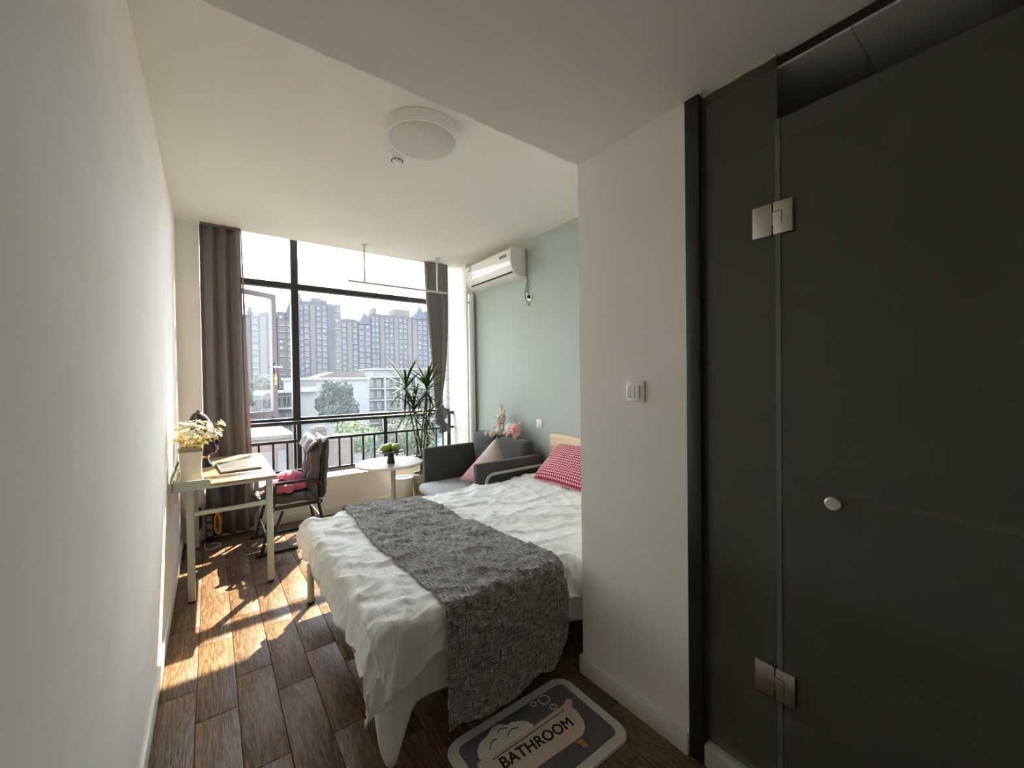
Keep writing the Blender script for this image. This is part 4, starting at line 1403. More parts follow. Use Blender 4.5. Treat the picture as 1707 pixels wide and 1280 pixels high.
br = thing('bear_soft_toy', 'pink bear soft toy lying on the armchair back beside the rabbit', 'soft toy', (2.53, 3.32, 0.81))
M_PB = fabric('salmon pink plush', (0.60, 0.32, 0.27, 1), (0.74, 0.45, 0.38, 1), 160, 0.95, 0.8, 0.5)
ball('body', (2.545, 3.425, 0.882), (0.066, 0.075, 0.066), M_FUR, br, seg=24, rings=16)
ball('vest', (2.530, 3.380, 0.872), (0.064, 0.055, 0.062), M_PB, br, seg=20, rings=14)
ball('head', (2.515, 3.30, 0.890), (0.058, 0.066, 0.060), M_PB, br, seg=24, rings=16)
for y in (3.262, 3.345):
    ball('ear', (2.535, y, 0.945), (0.010, 0.018, 0.018), M_PB, br)
ball('snout', (2.458, 3.285, 0.875), (0.014, 0.018, 0.015), M_PINKL, br)
ball('nose', (2.4445, 3.284, 0.879), (0.004, 0.007, 0.005), M_SPOT, br)
for y in (3.265, 3.322):
    ball('eye', (2.463, y, 0.899), 0.006, M_BLACKPL, br)
for y0, y1 in ((3.345, 3.375), (3.255, 3.235)):
    tube('arm', smooth_path([(2.52, y0, 0.855), (2.48, (y0 + y1) / 2, 0.835), (2.445, y1, 0.825)], 4), 0.021, M_PB, br, 10)
ball('leg', (2.495, 3.455, 0.838), (0.030, 0.026, 0.024), M_FUR, br)
br.location.z += 0.008

# ------------------------------------------------------------------ bed
bed = thing('bed', 'double bed with a pale oak headboard and sage green steel legs', 'bed', (1.5, 2.14, 0))
BX0, BX1, BY0, BY1 = 0.465, 2.605, 1.455, 2.855
M_SHEET = fabric('white bed sheet', (0.78, 0.77, 0.74, 1), (0.84, 0.83, 0.80, 1), 300, 0.95, 0.1, 0.1)
bm = bmesh.new(); b_box(bm, (BX0, BY0, 0.265), (BX1, BY1, 0.500), 0.045, 4)
done(bm, 'mattress', M_SHEET, bed, smooth=True, sharp=60)
box('frame_side', (BX0 + 0.02, BY0 + 0.02, 0.215), (BX1, BY0 + 0.06, 0.262), M_SAGEMETAL, bed, 0.003)
box('frame_side', (BX0 + 0.02, BY1 - 0.06, 0.215), (BX1, BY1 - 0.02, 0.262), M_SAGEMETAL, bed, 0.003)
box('frame_end', (BX0 + 0.02, BY0 + 0.06, 0.215), (BX0 + 0.06, BY1 - 0.06, 0.262), M_SAGEMETAL, bed, 0.003)
box('base_board', (BX0 + 0.02, BY0 + 0.02, 0.2622), (BX1, BY1 - 0.02, 0.2648), M_GROUT, bed)
for x, y in ((0.492, 2.838), (0.535, 1.51), (2.57, 2.838), (2.57, 1.472), (1.80, 2.838), (1.80, 1.472)):
    lg = tube('leg', [(x, y, 0.012), (x, y, 0.2645)], 0.021, M_SAGEMETAL, bed, 16)
    lathe('foot_cap', [(0.022, 0.0), (0.022, 0.013)], (x, y, 0), M_BLACKPL, lg, 16)
M_HEADB = wood('pale oak headboard', (0.52, 0.33, 0.17, 1), (0.62, 0.42, 0.23, 1), (0.70, 0.50, 0.30, 1), 0.5, 'Y', 0.7, 0.1)
hb = box('headboard', (2.608, BY0 - 0.01, 0.20), (2.636, BY1 + 0.03, 0.893), M_HEADB, bed, 0.004)

TOPZ = 0.528                       # top of the made bed


def drape(x, y, x0, x1, y0, y1, r, ztop, out=0.0):
    """cloth lying on the rectangle and falling over its sides"""
    cx, cy = min(max(x, x0), x1), min(max(y, y0), y1)
    ex, ey = x - cx, y - cy
    e = math.hypot(ex, ey)
    if e < 1e-6:
        return Vector((x, y, ztop))
    dx, dy = ex / e, ey / e
    a = min(e / r, pi / 2)
    h = r * sin(a)
    dz = r * (1 - cos(a)) + max(0.0, e - r * pi / 2)
    h += out * max(0.0, e - r * pi / 2)
    return Vector((cx + dx * h, cy + dy * h, ztop - dz))


def wrinkle(p, s=1.0):
    w = 0.010 * noise.noise(p * 3.1) + 0.006 * noise.noise(p * 7.3 + Vector((3, 1, 9))) + 0.0028 * noise.noise(p * 17.0)
    #   long soft creases
    c = noise.noise(Vector((p.x * 2.0 + p.y * 5.0, p.y * 1.2 - p.x * 2, 4.0)))
    w += 0.010 * max(0, 1 - abs(c) * 6)
    c2 = noise.noise(Vector((p.x * 7.0 - p.y * 2.0, p.y * 1.5, 14.0)))
    w += 0.005 * max(0, 1 - abs(c2) * 5)
    c3 = noise.noise(Vector((p.x * 5.0 + p.y * 14.0, p.y * 4.0 - p.x * 6.0, 23.0)))
    w += 0.0045 * max(0, 1 - abs(c3) * 4)
    return w * s * 1.35


# bed sheet hanging under the duvet on the near side, its corner trailing to the floor
def sheet_fn(u, v):
    #   u along the side from the foot corner, v downwards
    if u < 0.16:
        t = u / 0.16
        x, y = (0.459, 1.62 - 0.16 * t / 0.6) if t < 0.6 else (0.459 + 0.041 * (t - 0.6) / 0.4, 1.46 - 0.022 * (t - 0.6) / 0.4)
    else:
        t = (u - 0.16) / 0.84
        x, y = 0.50 + 1.02 * t, 1.440 + 0.004 * sin(30 * t)
    corner = math.exp(-((u - 0.13) / 0.055) ** 2)
    bot = 0.205 - 0.01 * sin(20 * u) - corner * 0.19
    z = 0.46 + (bot - 0.46) * v
    k_ = v * corner
    low = max(0.0, (v - 0.6) / 0.4)
    x += 0.03 * corner * low + 0.012 * low * sin(40 * u) - (0.004 * v if u < 0.1 else 0)
    y += -0.03 * v * (0.5 + 0.5 * corner) - 0.012 * v * sin(33 * u + 1)
    return Vector((x, y, z))


grid_mesh('bed_sheet', sheet_fn, 90, 16, M_SHEET, None, thick=0.002, origin=(1.0, 1.42, 0.3), label='white bed sheet hanging below the duvet, its corner trailing to the floor', cat='bed sheet')

# duvet with a faint printed grid
m, nt, b = _new('white duvet with faint grey grid')
b.inputs['Roughness'].default_value = 0.95
b.inputs['Specular IOR Level'].default_value = 0.15
b.inputs['Sheen Weight'].default_value = 0.1
uvn = N(nt, 'ShaderNodeUVMap'); uvn.uv_map = 'UVMap'
sp_ = N(nt, 'ShaderNodeSeparateXYZ')
nt.links.new(uvn.outputs[0], sp_.inputs[0])


def grid_lines(nt, sock, period, width):
    a = N(nt, 'ShaderNodeMath', operation='DIVIDE'); a.inputs[1].default_value = period
    nt.links.new(sock, a.inputs[0])
    f = N(nt, 'ShaderNodeMath', operation='FRACT'); nt.links.new(a.outputs[0], f.inputs[0])
    s = N(nt, 'ShaderNodeMath', operation='SUBTRACT'); s.inputs[1].default_value = 0.5
    nt.links.new(f.outputs[0], s.inputs[0])
    ab = N(nt, 'ShaderNodeMath', operation='ABSOLUTE'); nt.links.new(s.outputs[0], ab.inputs[0])
    lt = N(nt, 'ShaderNodeMath', operation='LESS_THAN'); lt.inputs[1].default_value = width / period / 2
    nt.links.new(ab.outputs[0], lt.inputs[0])
    return lt


g1 = grid_lines(nt, sp_.outputs['X'], 0.115, 0.0035)
g2 = grid_lines(nt, sp_.outputs['Y'], 0.115, 0.0035)
mxx = N(nt, 'ShaderNodeMath', operation='MAXIMUM')
nt.links.new(g1.outputs[0], mxx.inputs[0]); nt.links.new(g2.outputs[0], mxx.inputs[1])
mc = N(nt, 'ShaderNodeMixRGB'); mc.inputs[1].default_value = (0.84, 0.83, 0.80, 1); mc.inputs[2].default_value = (0.70, 0.69, 0.67, 1)
nt.links.new(mxx.outputs[0], mc.inputs[0])
nt.links.new(mc.outputs[0], b.inputs['Base Color'])
nz = N(nt, 'ShaderNodeTexNoise', Scale=45.0, Detail=4.0)
nt.links.new(uvn.outputs[0], nz.inputs['Vector'])
bp = N(nt, 'ShaderNodeBump', Strength=0.35, Distance=0.010)
nt.links.new(nz.outputs[0], bp.inputs['Height']); nt.links.new(bp.outputs[0], b.inputs['Normal'])
M_DUVET = m

UX0, UX1, UY0, UY1 = 0.475, 2.56, 1.435, 2.855     # rectangle carried by the bed
FOOT = 0.20


def hem_near(x):
    #   how far the duvet falls on the near side: long at the foot corner, hitched up, then even
    pts = [(0.2, 0.25), (0.47, 0.27), (0.54, 0.23), (0.66, 0.17), (0.80, 0.19), (1.2, 0.20), (2.6, 0.20)]
    for (a, ya), (b_, yb) in zip(pts, pts[1:]):
        if a <= x <= b_:
            t = (x - a) / (b_ - a)
            return ya + (yb - ya) * t
    return 0.2


def duvet_xy(u, v):
    fx = 0.15 + 0.05 * (1 - v) + 0.012 * sin(v * 17)
    x = UX0 - fx + (UX1 - UX0 + fx) * u
    hn = hem_near(max(x, UX0 - 0.1)) + 0.010 * sin(x * 23)
    y = UY0 - hn + (UY1 + 0.16 - (UY0 - hn)) * v
    return x, y


def duvet_fn(u, v):
    x, y = duvet_xy(u, v)
    p = drape(x, y, UX0 + 0.03, UX1, UY0 + 0.03, UY1 - 0.03, 0.055, TOPZ + 0.004, out=-0.05)
    w = wrinkle(Vector((x, y, 0)))
    q = drape(x, y, UX0 + 0.03 - w, UX1, UY0 + 0.03 - w, UY1 - 0.03 + w, 0.055, TOPZ + 0.004 + w, out=0.06)
    #   swag folds where it hangs
    hang = max(0.0, TOPZ - q.z - 0.05)
    if hang > 0:
        f = sin(x * 31 + 2.0 * sin(y * 9)) if y < UY0 + 0.03 else sin(y * 27 + 1.5 * sin(y * 11))
        if y < UY0 + 0.03 and x >= UX0:
            q.y -= 0.06 * hang * f + 0.02 * hang
        elif x < UX0 + 0.03:
            q.x -= 0.08 * hang * f + 0.12 * hang
    return q


grid_mesh('duvet', duvet_fn, 190, 150, M_DUVET, None, thick=0.006, uv=lambda u, v: duvet_xy(u, v), origin=(1.5, 2.14, 0.52), label='white duvet with faint grey grid lines spread over the bed', cat='duvet')

# tweed bed runner
m, nt, b = _new('grey tweed runner')
b.inputs['Roughness'].default_value = 0.95
b.inputs['Specular IOR Level'].default_value = 0.15
uvn = N(nt, 'ShaderNodeUVMap'); uvn.uv_map = 'UVMap'
hs = []
for sc_ in ((820, 46, 1), (46, 820, 1)):
    mp = N(nt, 'ShaderNodeMapping', Scale=sc_)
    nt.links.new(uvn.outputs[0], mp.inputs[0])
    nz = N(nt, 'ShaderNodeTexNoise', Scale=0.5, Detail=3.0)
    nt.links.new(mp.outputs[0], nz.inputs['Vector'])
    hs.append(nz)
av = N(nt, 'ShaderNodeMixRGB', blend_type='MIX'); av.inputs[0].default_value = 0.5
nt.links.new(hs[0].outputs[0], av.inputs[1]); nt.links.new(hs[1].outputs[0], av.inputs[2])
rm = N(nt, 'ShaderNodeValToRGB')
rm.color_ramp.elements[0].position = 0.42; rm.color_ramp.elements[0].color = (0.060, 0.057, 0.056, 1)
rm.color_ramp.elements[1].position = 0.60; rm.color_ramp.elements[1].color = (0.62, 0.59, 0.55, 1)
e = rm.color_ramp.elements.new(0.51); e.color = (0.235, 0.225, 0.215, 1)
nt.links.new(av.outputs[0], rm.inputs[0])
nt.links.new(rm.outputs[0], b.inputs['Base Color'])
bp = N(nt, 'ShaderNodeBump', Strength=0.5, Distance=0.003)
nt.links.new(av.outputs[0], bp.inputs['Height']); nt.links.new(bp.outputs[0], b.inputs['Normal'])
M_TWEED = m
RN = 0.47                            # fall on the near side


def runner_xy(u, v):
    y = UY0 - RN + (UY1 + 0.24 - (UY0 - RN)) * v
    t = min(1, max(0, (y - 1.40) / 1.4))
    xl = 0.700 + 0.012 * sin(y * 5)
    xr = 1.335 - 0.10 * t - 0.012 * sin(y * 6 + 1)
    if y < UY0:
        xr -= 0.12 * max(0, (UY0 - y - 0.25) / 0.22) ** 2
    return xl + (xr - xl) * u, y


def runner_fn(u, v):
    x, y = runner_xy(u, v)
    w = wrinkle(Vector((x, y, 0)), 0.95) + 0.0125 + 0.006 * max(0, 1 - abs(noise.noise(Vector((x * 2.2 + y * 3, y * 2 - x, 31)))) * 5) * (1 if y > 1.9 else 0.3)
    q = drape(x, y, UX0, UX1, UY0 + 0.03 - w - 0.008, UY1 - 0.03 + w + 0.008, 0.06, TOPZ + 0.004 + w, out=0.05)
    hang = max(0.0, TOPZ - q.z - 0.05)
    if hang > 0 and y < UY0:
        q.y -= 0.035 * hang * (1 + sin(x * 14 + 1)) + 0.03 * hang + 0.016
    elif hang > 0:
        q.y += 0.02
    return q


grid_mesh('bed_runner', runner_fn, 70, 170, M_TWEED, None, thick=0.004, uv=lambda u, v: runner_xy(u, v), origin=(1.0, 2.14, 0.53), label='dark grey tweed bed runner laid across the white duvet', cat='bed runner')

# gingham pillow
m, nt, b = _new('red and white gingham')
b.inputs['Roughness'].default_value = 0.95
b.inputs['Specular IOR Level'].default_value = 0.15
uvn = N(nt, 'ShaderNodeUVMap'); uvn.uv_map = 'UVMap'
sp_ = N(nt, 'ShaderNodeSeparateXYZ')
nt.links.new(uvn.outputs[0], sp_.inputs[0])
g1 = grid_lines(nt, sp_.outputs['X'], 0.024, 0.0125)
g2 = grid_lines(nt, sp_.outputs['Y'], 0.024, 0.0125)
sm_ = N(nt, 'ShaderNodeMath', operation='ADD')
nt.links.new(g1.outputs[0], sm_.inputs[0]); nt.links.new(g2.outputs[0], sm_.inputs[1])
hf = N(nt, 'ShaderNodeMath', operation='MULTIPLY'); hf.inputs[1].default_value = 0.5
nt.links.new(sm_.outputs[0], hf.inputs[0])
rm = N(nt, 'ShaderNodeValToRGB'); rm.color_ramp.interpolation = 'CONSTANT'
rm.color_ramp.elements[0].position = 0.0; rm.color_ramp.elements[0].color = (0.80, 0.70, 0.68, 1)
rm.color_ramp.elements[1].position = 0.8; rm.color_ramp.elements[1].color = (0.30, 0.02, 0.05, 1)
e = rm.color_ramp.elements.new(0.3); e.color = (0.52, 0.09, 0.12, 1)
nt.links.new(hf.outputs[0], rm.inputs[0])
nt.links.new(rm.outputs[0], b.inputs['Base Color'])
M_GING = m
dirv = Vector((0.30, 0, 0.255)).normalized()
pad('pillow', (2.425, 2.385, 0.672), (0, -1, 0), dirv, Vector((0, -1, 0)).cross(dirv), 0.70, 0.42, 0.17, M_GING, None, pinch=0.05, n=30, amp=0.006, origin=(2.42, 2.385, 0.53), label='red and white gingham pillow leaning on the headboard', cat='pillow')

# ------------------------------------------------------------------ bath mat
MZ = 0.014
mat_ = thing('bath_mat', 'grey bath mat with a bathtub picture and the word BATHROOM', 'bath mat', (0.995, 1.19, 0))
M_MATB = fabric('beige grey mat border', (0.62, 0.59, 0.54, 1), (0.78, 0.75, 0.70, 1), 200, 0.95, 0.6, 0.2)
M_MATD = fabric('charcoal mat pile', (0.10, 0.10, 0.112, 1), (0.15, 0.15, 0.162, 1), 150, 0.95, 0.5, 0.2)
M_TUB = fabric('sand coloured tub print', (0.66, 0.52, 0.42, 1), (0.76, 0.62, 0.51, 1), 200, 0.95, 0.4, 0.2)
M_FOAM = fabric('cream foam print', (0.72, 0.70, 0.62, 1), (0.84, 0.81, 0.73, 1), 200, 0.95, 0.4, 0.2)
M_INK = fabric('black print', (0.010, 0.010, 0.011, 1), (0.02, 0.02, 0.02, 1), 200, 0.95, 0.2, 0.1)
M_ORP = fabric('orange print', (0.55, 0.20, 0.05, 1), (0.65, 0.26, 0.07, 1), 200, 0.95, 0.2, 0.1)
MCX, MCY, MW, MH = 0.997, 1.186, 0.622, 0.405
prism('mat_base', round_rect(MW, MH, 0.055, 8), MZ - 0.001, lambda u, v, w: Vector((MCX + u, MCY + v, 0.001 + w)), M_MATB, mat_, bevel=0.005)
prism('mat_field', round_rect(MW - 0.075, MH - 0.075, 0.03, 8), 0.0009, lambda u, v, w: Vector((MCX + u, MCY + v, MZ + w)), M_MATD, mat_)
_s = 500 / 1707.0


def crop_pt(x, y, z):
    return on_z(560 + x * _s, 1000 + y * _s, z)


def art(name, pts, z0, th, mat):
    P = [crop_pt(x, y, z0) for x, y in pts]
    prism(name, [(p.x, p.y) for p in P][::-1], th, lambda u, v, w: Vector((u, v, z0 + w)), mat, mat_)


Z1, Z2, Z3 = MZ + 0.0009, MZ + 0.0016, MZ + 0.0023
art('foam_picture', [(815, 905), (803, 860), (818, 815), (850, 785), (870, 760), (885, 728), (930, 706), (975, 712), (1000, 695), (1045, 688), (1085, 690), (1120, 706), (1128, 735), (1000, 830), (870, 915)], Z1, 0.0007, M_FOAM)
art('tub_picture', [(800, 938), (835, 903), (865, 905), (1120, 722), (1300, 592), (1308, 566), (1336, 562), (1346, 580), (1340, 606), (1372, 634), (1408, 684), (1420, 728), (1404, 768), (1360, 802), (1280, 858), (1180, 928), (1080, 1000), (980, 1060), (900, 1075), (850, 1040), (835, 985), (812, 960)], Z1 + 0.0002, 0.0007, M_TUB)
art('tub_foot_picture', [(1360, 808), (1398, 788), (1412, 806), (1436, 828), (1428, 842), (1408, 838), (1392, 820)], Z1 + 0.0003, 0.0006, M_ORP)


def ink_line(name, pts, r, mat=M_INK, z=Z2):
    tube(name, [crop_pt(x, y, z) for x, y in pts], r, mat, mat_, 6)


ink_line('printed_line', [(893, 911), (1298, 626)], 0.0018)
ink_line('printed_line', [(875, 850), (882, 815), (900, 797), (918, 790)], 0.0018)
ink_line('printed_line', [(917, 757), (930, 738), (950, 729), (975, 728)], 0.0018)
ink_line('printed_line', [(975, 778), (985, 748), (1005, 733), (1040, 726)], 0.0018)
for cx_, cy_, r_ in ((1185, 568, 31), (1124, 594, 16), (1238, 608, 19)):
    tube('printed_bubble', [crop_pt(cx_ + r_ * cos(2 * pi * i / 24), cy_ + 0.78 * r_ * sin(2 * pi * i / 24), Z1 + 0.0002) for i in range(24)], 0.0026, M_FOAM, mat_, 6, closed=True)
#   lettering
cu = bpy.data.curves.new('lettering', 'FONT')
cu.body = 'BATHROOM'
cu.size = 0.066
cu.offset = 0.0
cu.extrude = 0.0004
cu.space_character = 1.04
tmp = bpy.data.objects.new('tmp_text', cu)
COL.objects.link(tmp)
bpy.context.view_layer.update()
dg = bpy.context.evaluated_depsgraph_get()
me = bpy.data.meshes.new_from_object(tmp.evaluated_get(dg))
bpy.data.objects.remove(tmp)
me.materials.clear(); me.materials.append(M_INK)
xs = [v.co.x for v in me.vertices]; ys = [v.co.y for v in me.vertices]
P0, P1 = crop_pt(962, 962, Z2), crop_pt(1356, 712, Z2)
dirx = (P1 - P0); dirx.z = 0
sc_ = dirx.length / (max(xs) - min(xs))
for v in me.vertices:
    v.co.x = (v.co.x - min(xs)) * sc_
    v.co.y = (v.co.y - min(ys)) * 1.0
bm = bmesh.new()                     # bold strokes: the outline laid down again a hair to each side
bm.from_mesh(me)
g0 = bm.verts[:] + bm.edges[:] + bm.faces[:]
for dx_, dy_ in ((0.0016, 0.0), (-0.0016, 0.0), (0.0, 0.0014), (0.0, -0.0014)):
    r_ = bmesh.ops.duplicate(bm, geom=g0)
    bmesh.ops.translate(bm, verts=[g for g in r_['geom'] if isinstance(g, bmesh.types.BMVert)], vec=(dx_, dy_, 0.00005 * len(bm.faces) / 1e5))
bm.to_mesh(me)
bm.free()
lt = link_mesh(me, 'lettering', mat_, P0)
lt.location = P0 - WL[mat_]
lt.rotation_euler = (0, 0, math.atan2(dirx.y, dirx.x))

# ------------------------------------------------------------------ outside
GZ = -15.0


def ext(name, col, *a, **k):
    """outdoor surfaces: colours darkened to offset the bright sky and raised exposure"""
    return plain(name, tuple(c * 0.72 for c in col[:3]) + (1,), *a, **k)  # scales the colour down against the strong daylight


M_GRND = ext('pale ground outside', (0.12, 0.12, 0.10, 1), 0.95, var=0.2, scale=0.2)
box('ground_outside', (-150, 8, GZ - 0.5), (400, 420, GZ), M_GRND, kind='structure')
M_TOWB = ext('haze blue tower facade', (0.030, 0.037, 0.050, 1), 0.8, var=0.12, scale=0.25)  # bluish tone puts the distance haze into the facade colour
M_TOWT = ext('tan tower facade', (0.068, 0.058, 0.054, 1), 0.8, var=0.10, scale=0.25)
M_TOWR = ext('haze blue tower roof', (0.028, 0.037, 0.052, 1), 0.7, var=0.10, scale=0.3)  # same haze tint in the roof colour
M_TWIN = ext('tower window glass', (0.012, 0.016, 0.024, 1), 0.25, var=0.2, scale=0.5)
M_TLED = ext('pale balcony ledge', (0.16, 0.16, 0.165, 1), 0.8, var=0.1, scale=0.5)


def tower(label, px0, px1, ytop, Y, mat, gable=None, depth=14.0, band=None, rows=15, roof_block=None, spire=None):
    """apartment tower: facade between two pixel columns at distance Y, its roof where the photograph shows it"""
    a, b_ = on_y(px0, ytop, Y), on_y(px1, ytop, Y)
    x0, x1, zt = a.x, b_.x, (a.z + b_.z) / 2
    t = thing('apartment_tower', label, 'building', ((x0 + x1) / 2, Y + depth / 2, GZ), 'apartment towers on the skyline')
    box('tower_body', (x0, Y, GZ), (x1, Y + depth, zt), mat, t)
    if gable:
        g0, g1, gy, base_ = gable            # pixels: left, right, peak height, foot
        p0, p1 = on_y(g0, base_, Y), on_y(g1, base_, Y)
        pk = on_y((g0 + g1) / 2, gy, Y)
        prism('gable_roof', [(p0.x, min(p0.z, zt)), (p1.x, min(p1.z, zt)), (pk.x, pk.z)], 6.0, lambda u, v, w: Vector((u, Y - 0.6 + w, v)), M_TOWR, t)
    if spire:
        s0, s1, sy = spire
        p0, p1 = on_y(s0, ytop, Y), on_y(s1, sy, Y)
        cx_, hw = (p0.x + p1.x) / 2, abs(p1.x - p0.x) / 2
        bm = bmesh.new(); b_lathe(bm, [(hw * 1.2, zt - 1), (hw * 1.1, zt + (p1.z - zt) * 0.35), (hw * 0.45, p1.z), (0.0, p1.z + 0.2)], (cx_, Y + hw, 0), 4)
        done(bm, 'spire', M_TOWR, t)
    if roof_block:
        for r0, r1, ry in roof_block:
            p0, p1 = on_y(r0, ry, Y), on_y(r1, ry, Y)
            box('roof_block', (p0.x, Y + 1.5, zt - 0.2), (p1.x, Y + depth * 0.7, p0.z), M_TOWT if mat is M_TOWB else M_TOWB, t)
    # windows and ledges, a few pixels each: joined
    rn = random.Random(int(px0 * 7))
    W = x1 - x0
    cols = max(2, int(W / 2.5))
    cw = W / cols
    bw, bl, bt = bmesh.new(), bmesh.new(), bmesh.new()
    fh = 3.05
    r = 0
    z = zt - 2.6
    while z > -10:
        for c in range(cols):
            xa = x0 + cw * (c + 0.18)
            if (c + int(px0)) % 3 != 2:
                b_box(bw, (xa, Y - 0.12, z - 1.1), (xa + cw * 0.64, Y + 0.05, z + 0.9))
                if rn.random() < 0.55:
                    b_box(bl, (xa - 0.1, Y - 0.5, z - 1.45), (xa + cw * 0.70, Y, z - 1.1))
                elif rn.random() < 0.3:
                    b_box(bl, (xa + 0.2, Y - 0.2, z - 0.6), (xa + cw * 0.35, Y, z + 0.5))
        z -= fh
    for c in range(cols):
        if (c + int(px0)) % 3 == 2:
            b_box(bt, (x0 + cw * (c + 0.1), Y - 0.35, GZ), (x0 + cw * (c + 0.9), Y, zt - 1.5))
    done(bw, 'window_grid', M_TWIN, t, kind='stuff')
    done(bl, 'balcony_ledges', M_TLED, t, kind='stuff')
    if len(bt.verts):
        done(bt, 'pilasters', M_TOWT if mat is M_TOWB else M_TOWB, t, kind='stuff')
    else:
        bt.free()
    return t


tower('slate grey tower with a narrow spire seen through the open casement', 404, 431, 525, 228, M_TOWB, spire=(412, 422, 511))
tower('grey tower with an arched roof beside the narrow spire tower', 431.5, 458, 522, 228, M_TOWB, roof_block=[(440, 452, 518)])
tower('brownish tower with rows of balconies next to the window mullion', 462, 490, 520, 228, M_TOWT, gable=(474, 490, 503, 530))
tower('blue grey tower with a tall pointed spire behind the mullion', 492, 505, 503, 228, M_TOWB, spire=(495, 504, 489))
tower('blue grey tower with stepped roof blocks beside the pointed spire', 505.2, 545, 503, 228, M_TOWB, roof_block=[(520, 537, 495), (539, 546, 499)])
tower('tan tower with a plain blank upper wall', 545.5, 568, 507, 228, M_TOWT)
tower('low tan and blue tower between the plain tower and the gabled one', 568.5, 596, 532, 228, M_TOWB, roof_block=[(572, 592, 530)])
tower('blue grey tower with a steep pointed gable', 597, 618, 537, 228, M_TOWB, gable=(597, 618, 521, 540))
tower('tower with a square turret and chimney', 618.5, 632, 523, 228, M_TOWB, roof_block=[(623, 629, 512)])
tower('long flat roofed blue grey tower', 632.5, 686, 526, 228, M_TOWB, roof_block=[(658, 685, 514)])
tower('tower with a wide pointed gable beside the tied curtain', 686.5, 712, 530, 228, M_TOWB, gable=(688, 711, 511, 532))
tower('tall blue grey tower beyond the tied curtain', 712.5, 760, 520, 228, M_TOWB)

# white mid-rise building and terraced flats
M_WHITEB = ext('white rendered wall', (0.15, 0.16, 0.158, 1), 0.9, var=0.06, scale=0.15)
M_WROOF = ext('grey brown tile roof', (0.075, 0.062, 0.058, 1), 0.9, var=0.15, scale=0.6)
M_DKWIN = ext('dark flat window', (0.018, 0.022, 0.026, 1), 0.2, var=0.2)
YM = 84.0
wa, wb = on_y(488, 631, YM), on_y(613, 631, YM)
wbld = thing('white_building', 'white rendered building with a flat tiled roof behind the dark tree', 'building', ((wa.x + wb.x) / 2, YM + 6, GZ))
box('wall', (wa.x, YM, GZ), (wb.x, YM + 12, wa.z - 0.3), M_WHITEB, wbld)
box('cornice', (wa.x - 0.3, YM - 0.6, wa.z - 0.3), (wb.x + 0.4, YM + 12, wa.z + 0.15), M_TLED, wbld)
prism('tile_roof', [(0, 0), (1, 0), (0.92, 1), (0.35, 1)], 10, lambda u, v, w: Vector((wa.x + 4 + (wb.x - wa.x - 4) * u, YM + 0.5 + w, wa.z + 0.15 + 1.1 * v)), M_WROOF, wbld)
bp_ = on_y(498, 634, YM); bq_ = on_y(528, 650, YM)
bal = box('balcony', (bp_.x, YM - 1.4, bq_.z - 0.25), (bq_.x, YM, bq_.z + 0.0), M_TLED, wbld)
box('balcony_parapet', (bp_.x, YM - 1.4, bq_.z), (bq_.x, YM - 1.3, bq_.z + 0.7), M_TLED, bal)
for i in range(4):
    xa = bp_.x + (bq_.x - bp_.x) * (i + 0.1) / 4
    f = box('window', (xa, YM - 0.1, bq_.z + 0.1), (xa + 0.62 * (bq_.x - bp_.x) / 4, YM + 0.02, bp_.z - 0.15), M_DKWIN, wbld)
p = on_y(567, 636, YM)
box('window', (p.x - 0.45, YM - 0.08, p.z - 0.6), (p.x + 0.45, YM + 0.02, p.z + 0.5), M_DKWIN, wbld)

YT = 104.0
ta, tb_ = on_y(611, 618, YT), on_y(748, 618, YT)
tf = thing('terraced_flats', 'white block of flats with long balconies behind the plant', 'building', ((ta.x + tb_.x) / 2, YT + 6, GZ))
box('wall', (ta.x, YT, GZ), (tb_.x, YT + 12, ta.z - 1.5), ext('grey flats wall', (0.065, 0.072, 0.08, 1), 0.9, var=0.1, scale=0.2), tf)
box('penthouse', (on_y(624, 620, YT).x, YT + 2, ta.z - 1.6), (on_y(720, 620, YT).x, YT + 11, ta.z + 0.3), M_WHITEB, tf)
box('roof_slab', (on_y(620, 618, YT).x, YT + 1.2, ta.z + 0.3), (on_y(724, 620, YT).x, YT + 12, ta.z + 0.7), M_TLED, tf)
zz = ta.z - 1.6
bi = 0
while zz > -12:
    box('balcony_slab', (ta.x - 0.2, YT - 1.3, zz - 0.2), (tb_.x, YT + 0.05, zz + 0.12), M_TLED, tf)
    n = 11
    wdt = (tb_.x - ta.x) / n
    for i in range(n):
        xa = ta.x + wdt * (i + 0.14)
        f = box('window', (xa, YT - 0.12, zz - 2.55), (xa + wdt * 0.62, YT + 0.02, zz - 0.65), M_DKWIN, tf)
        box('window_frame', (xa + wdt * 0.29, YT - 0.2, zz - 2.55), (xa + wdt * 0.33, YT - 0.1, zz - 0.65), M_TLED, f)
    for i in range(0, n + 1, 2):
        box('pier', (ta.x + wdt * i - 0.22, YT - 1.25, zz - 2.8), (ta.x + wdt * i + 0.22, YT, zz - 0.2), M_TLED, tf)
    zz -= 2.95
    bi += 1

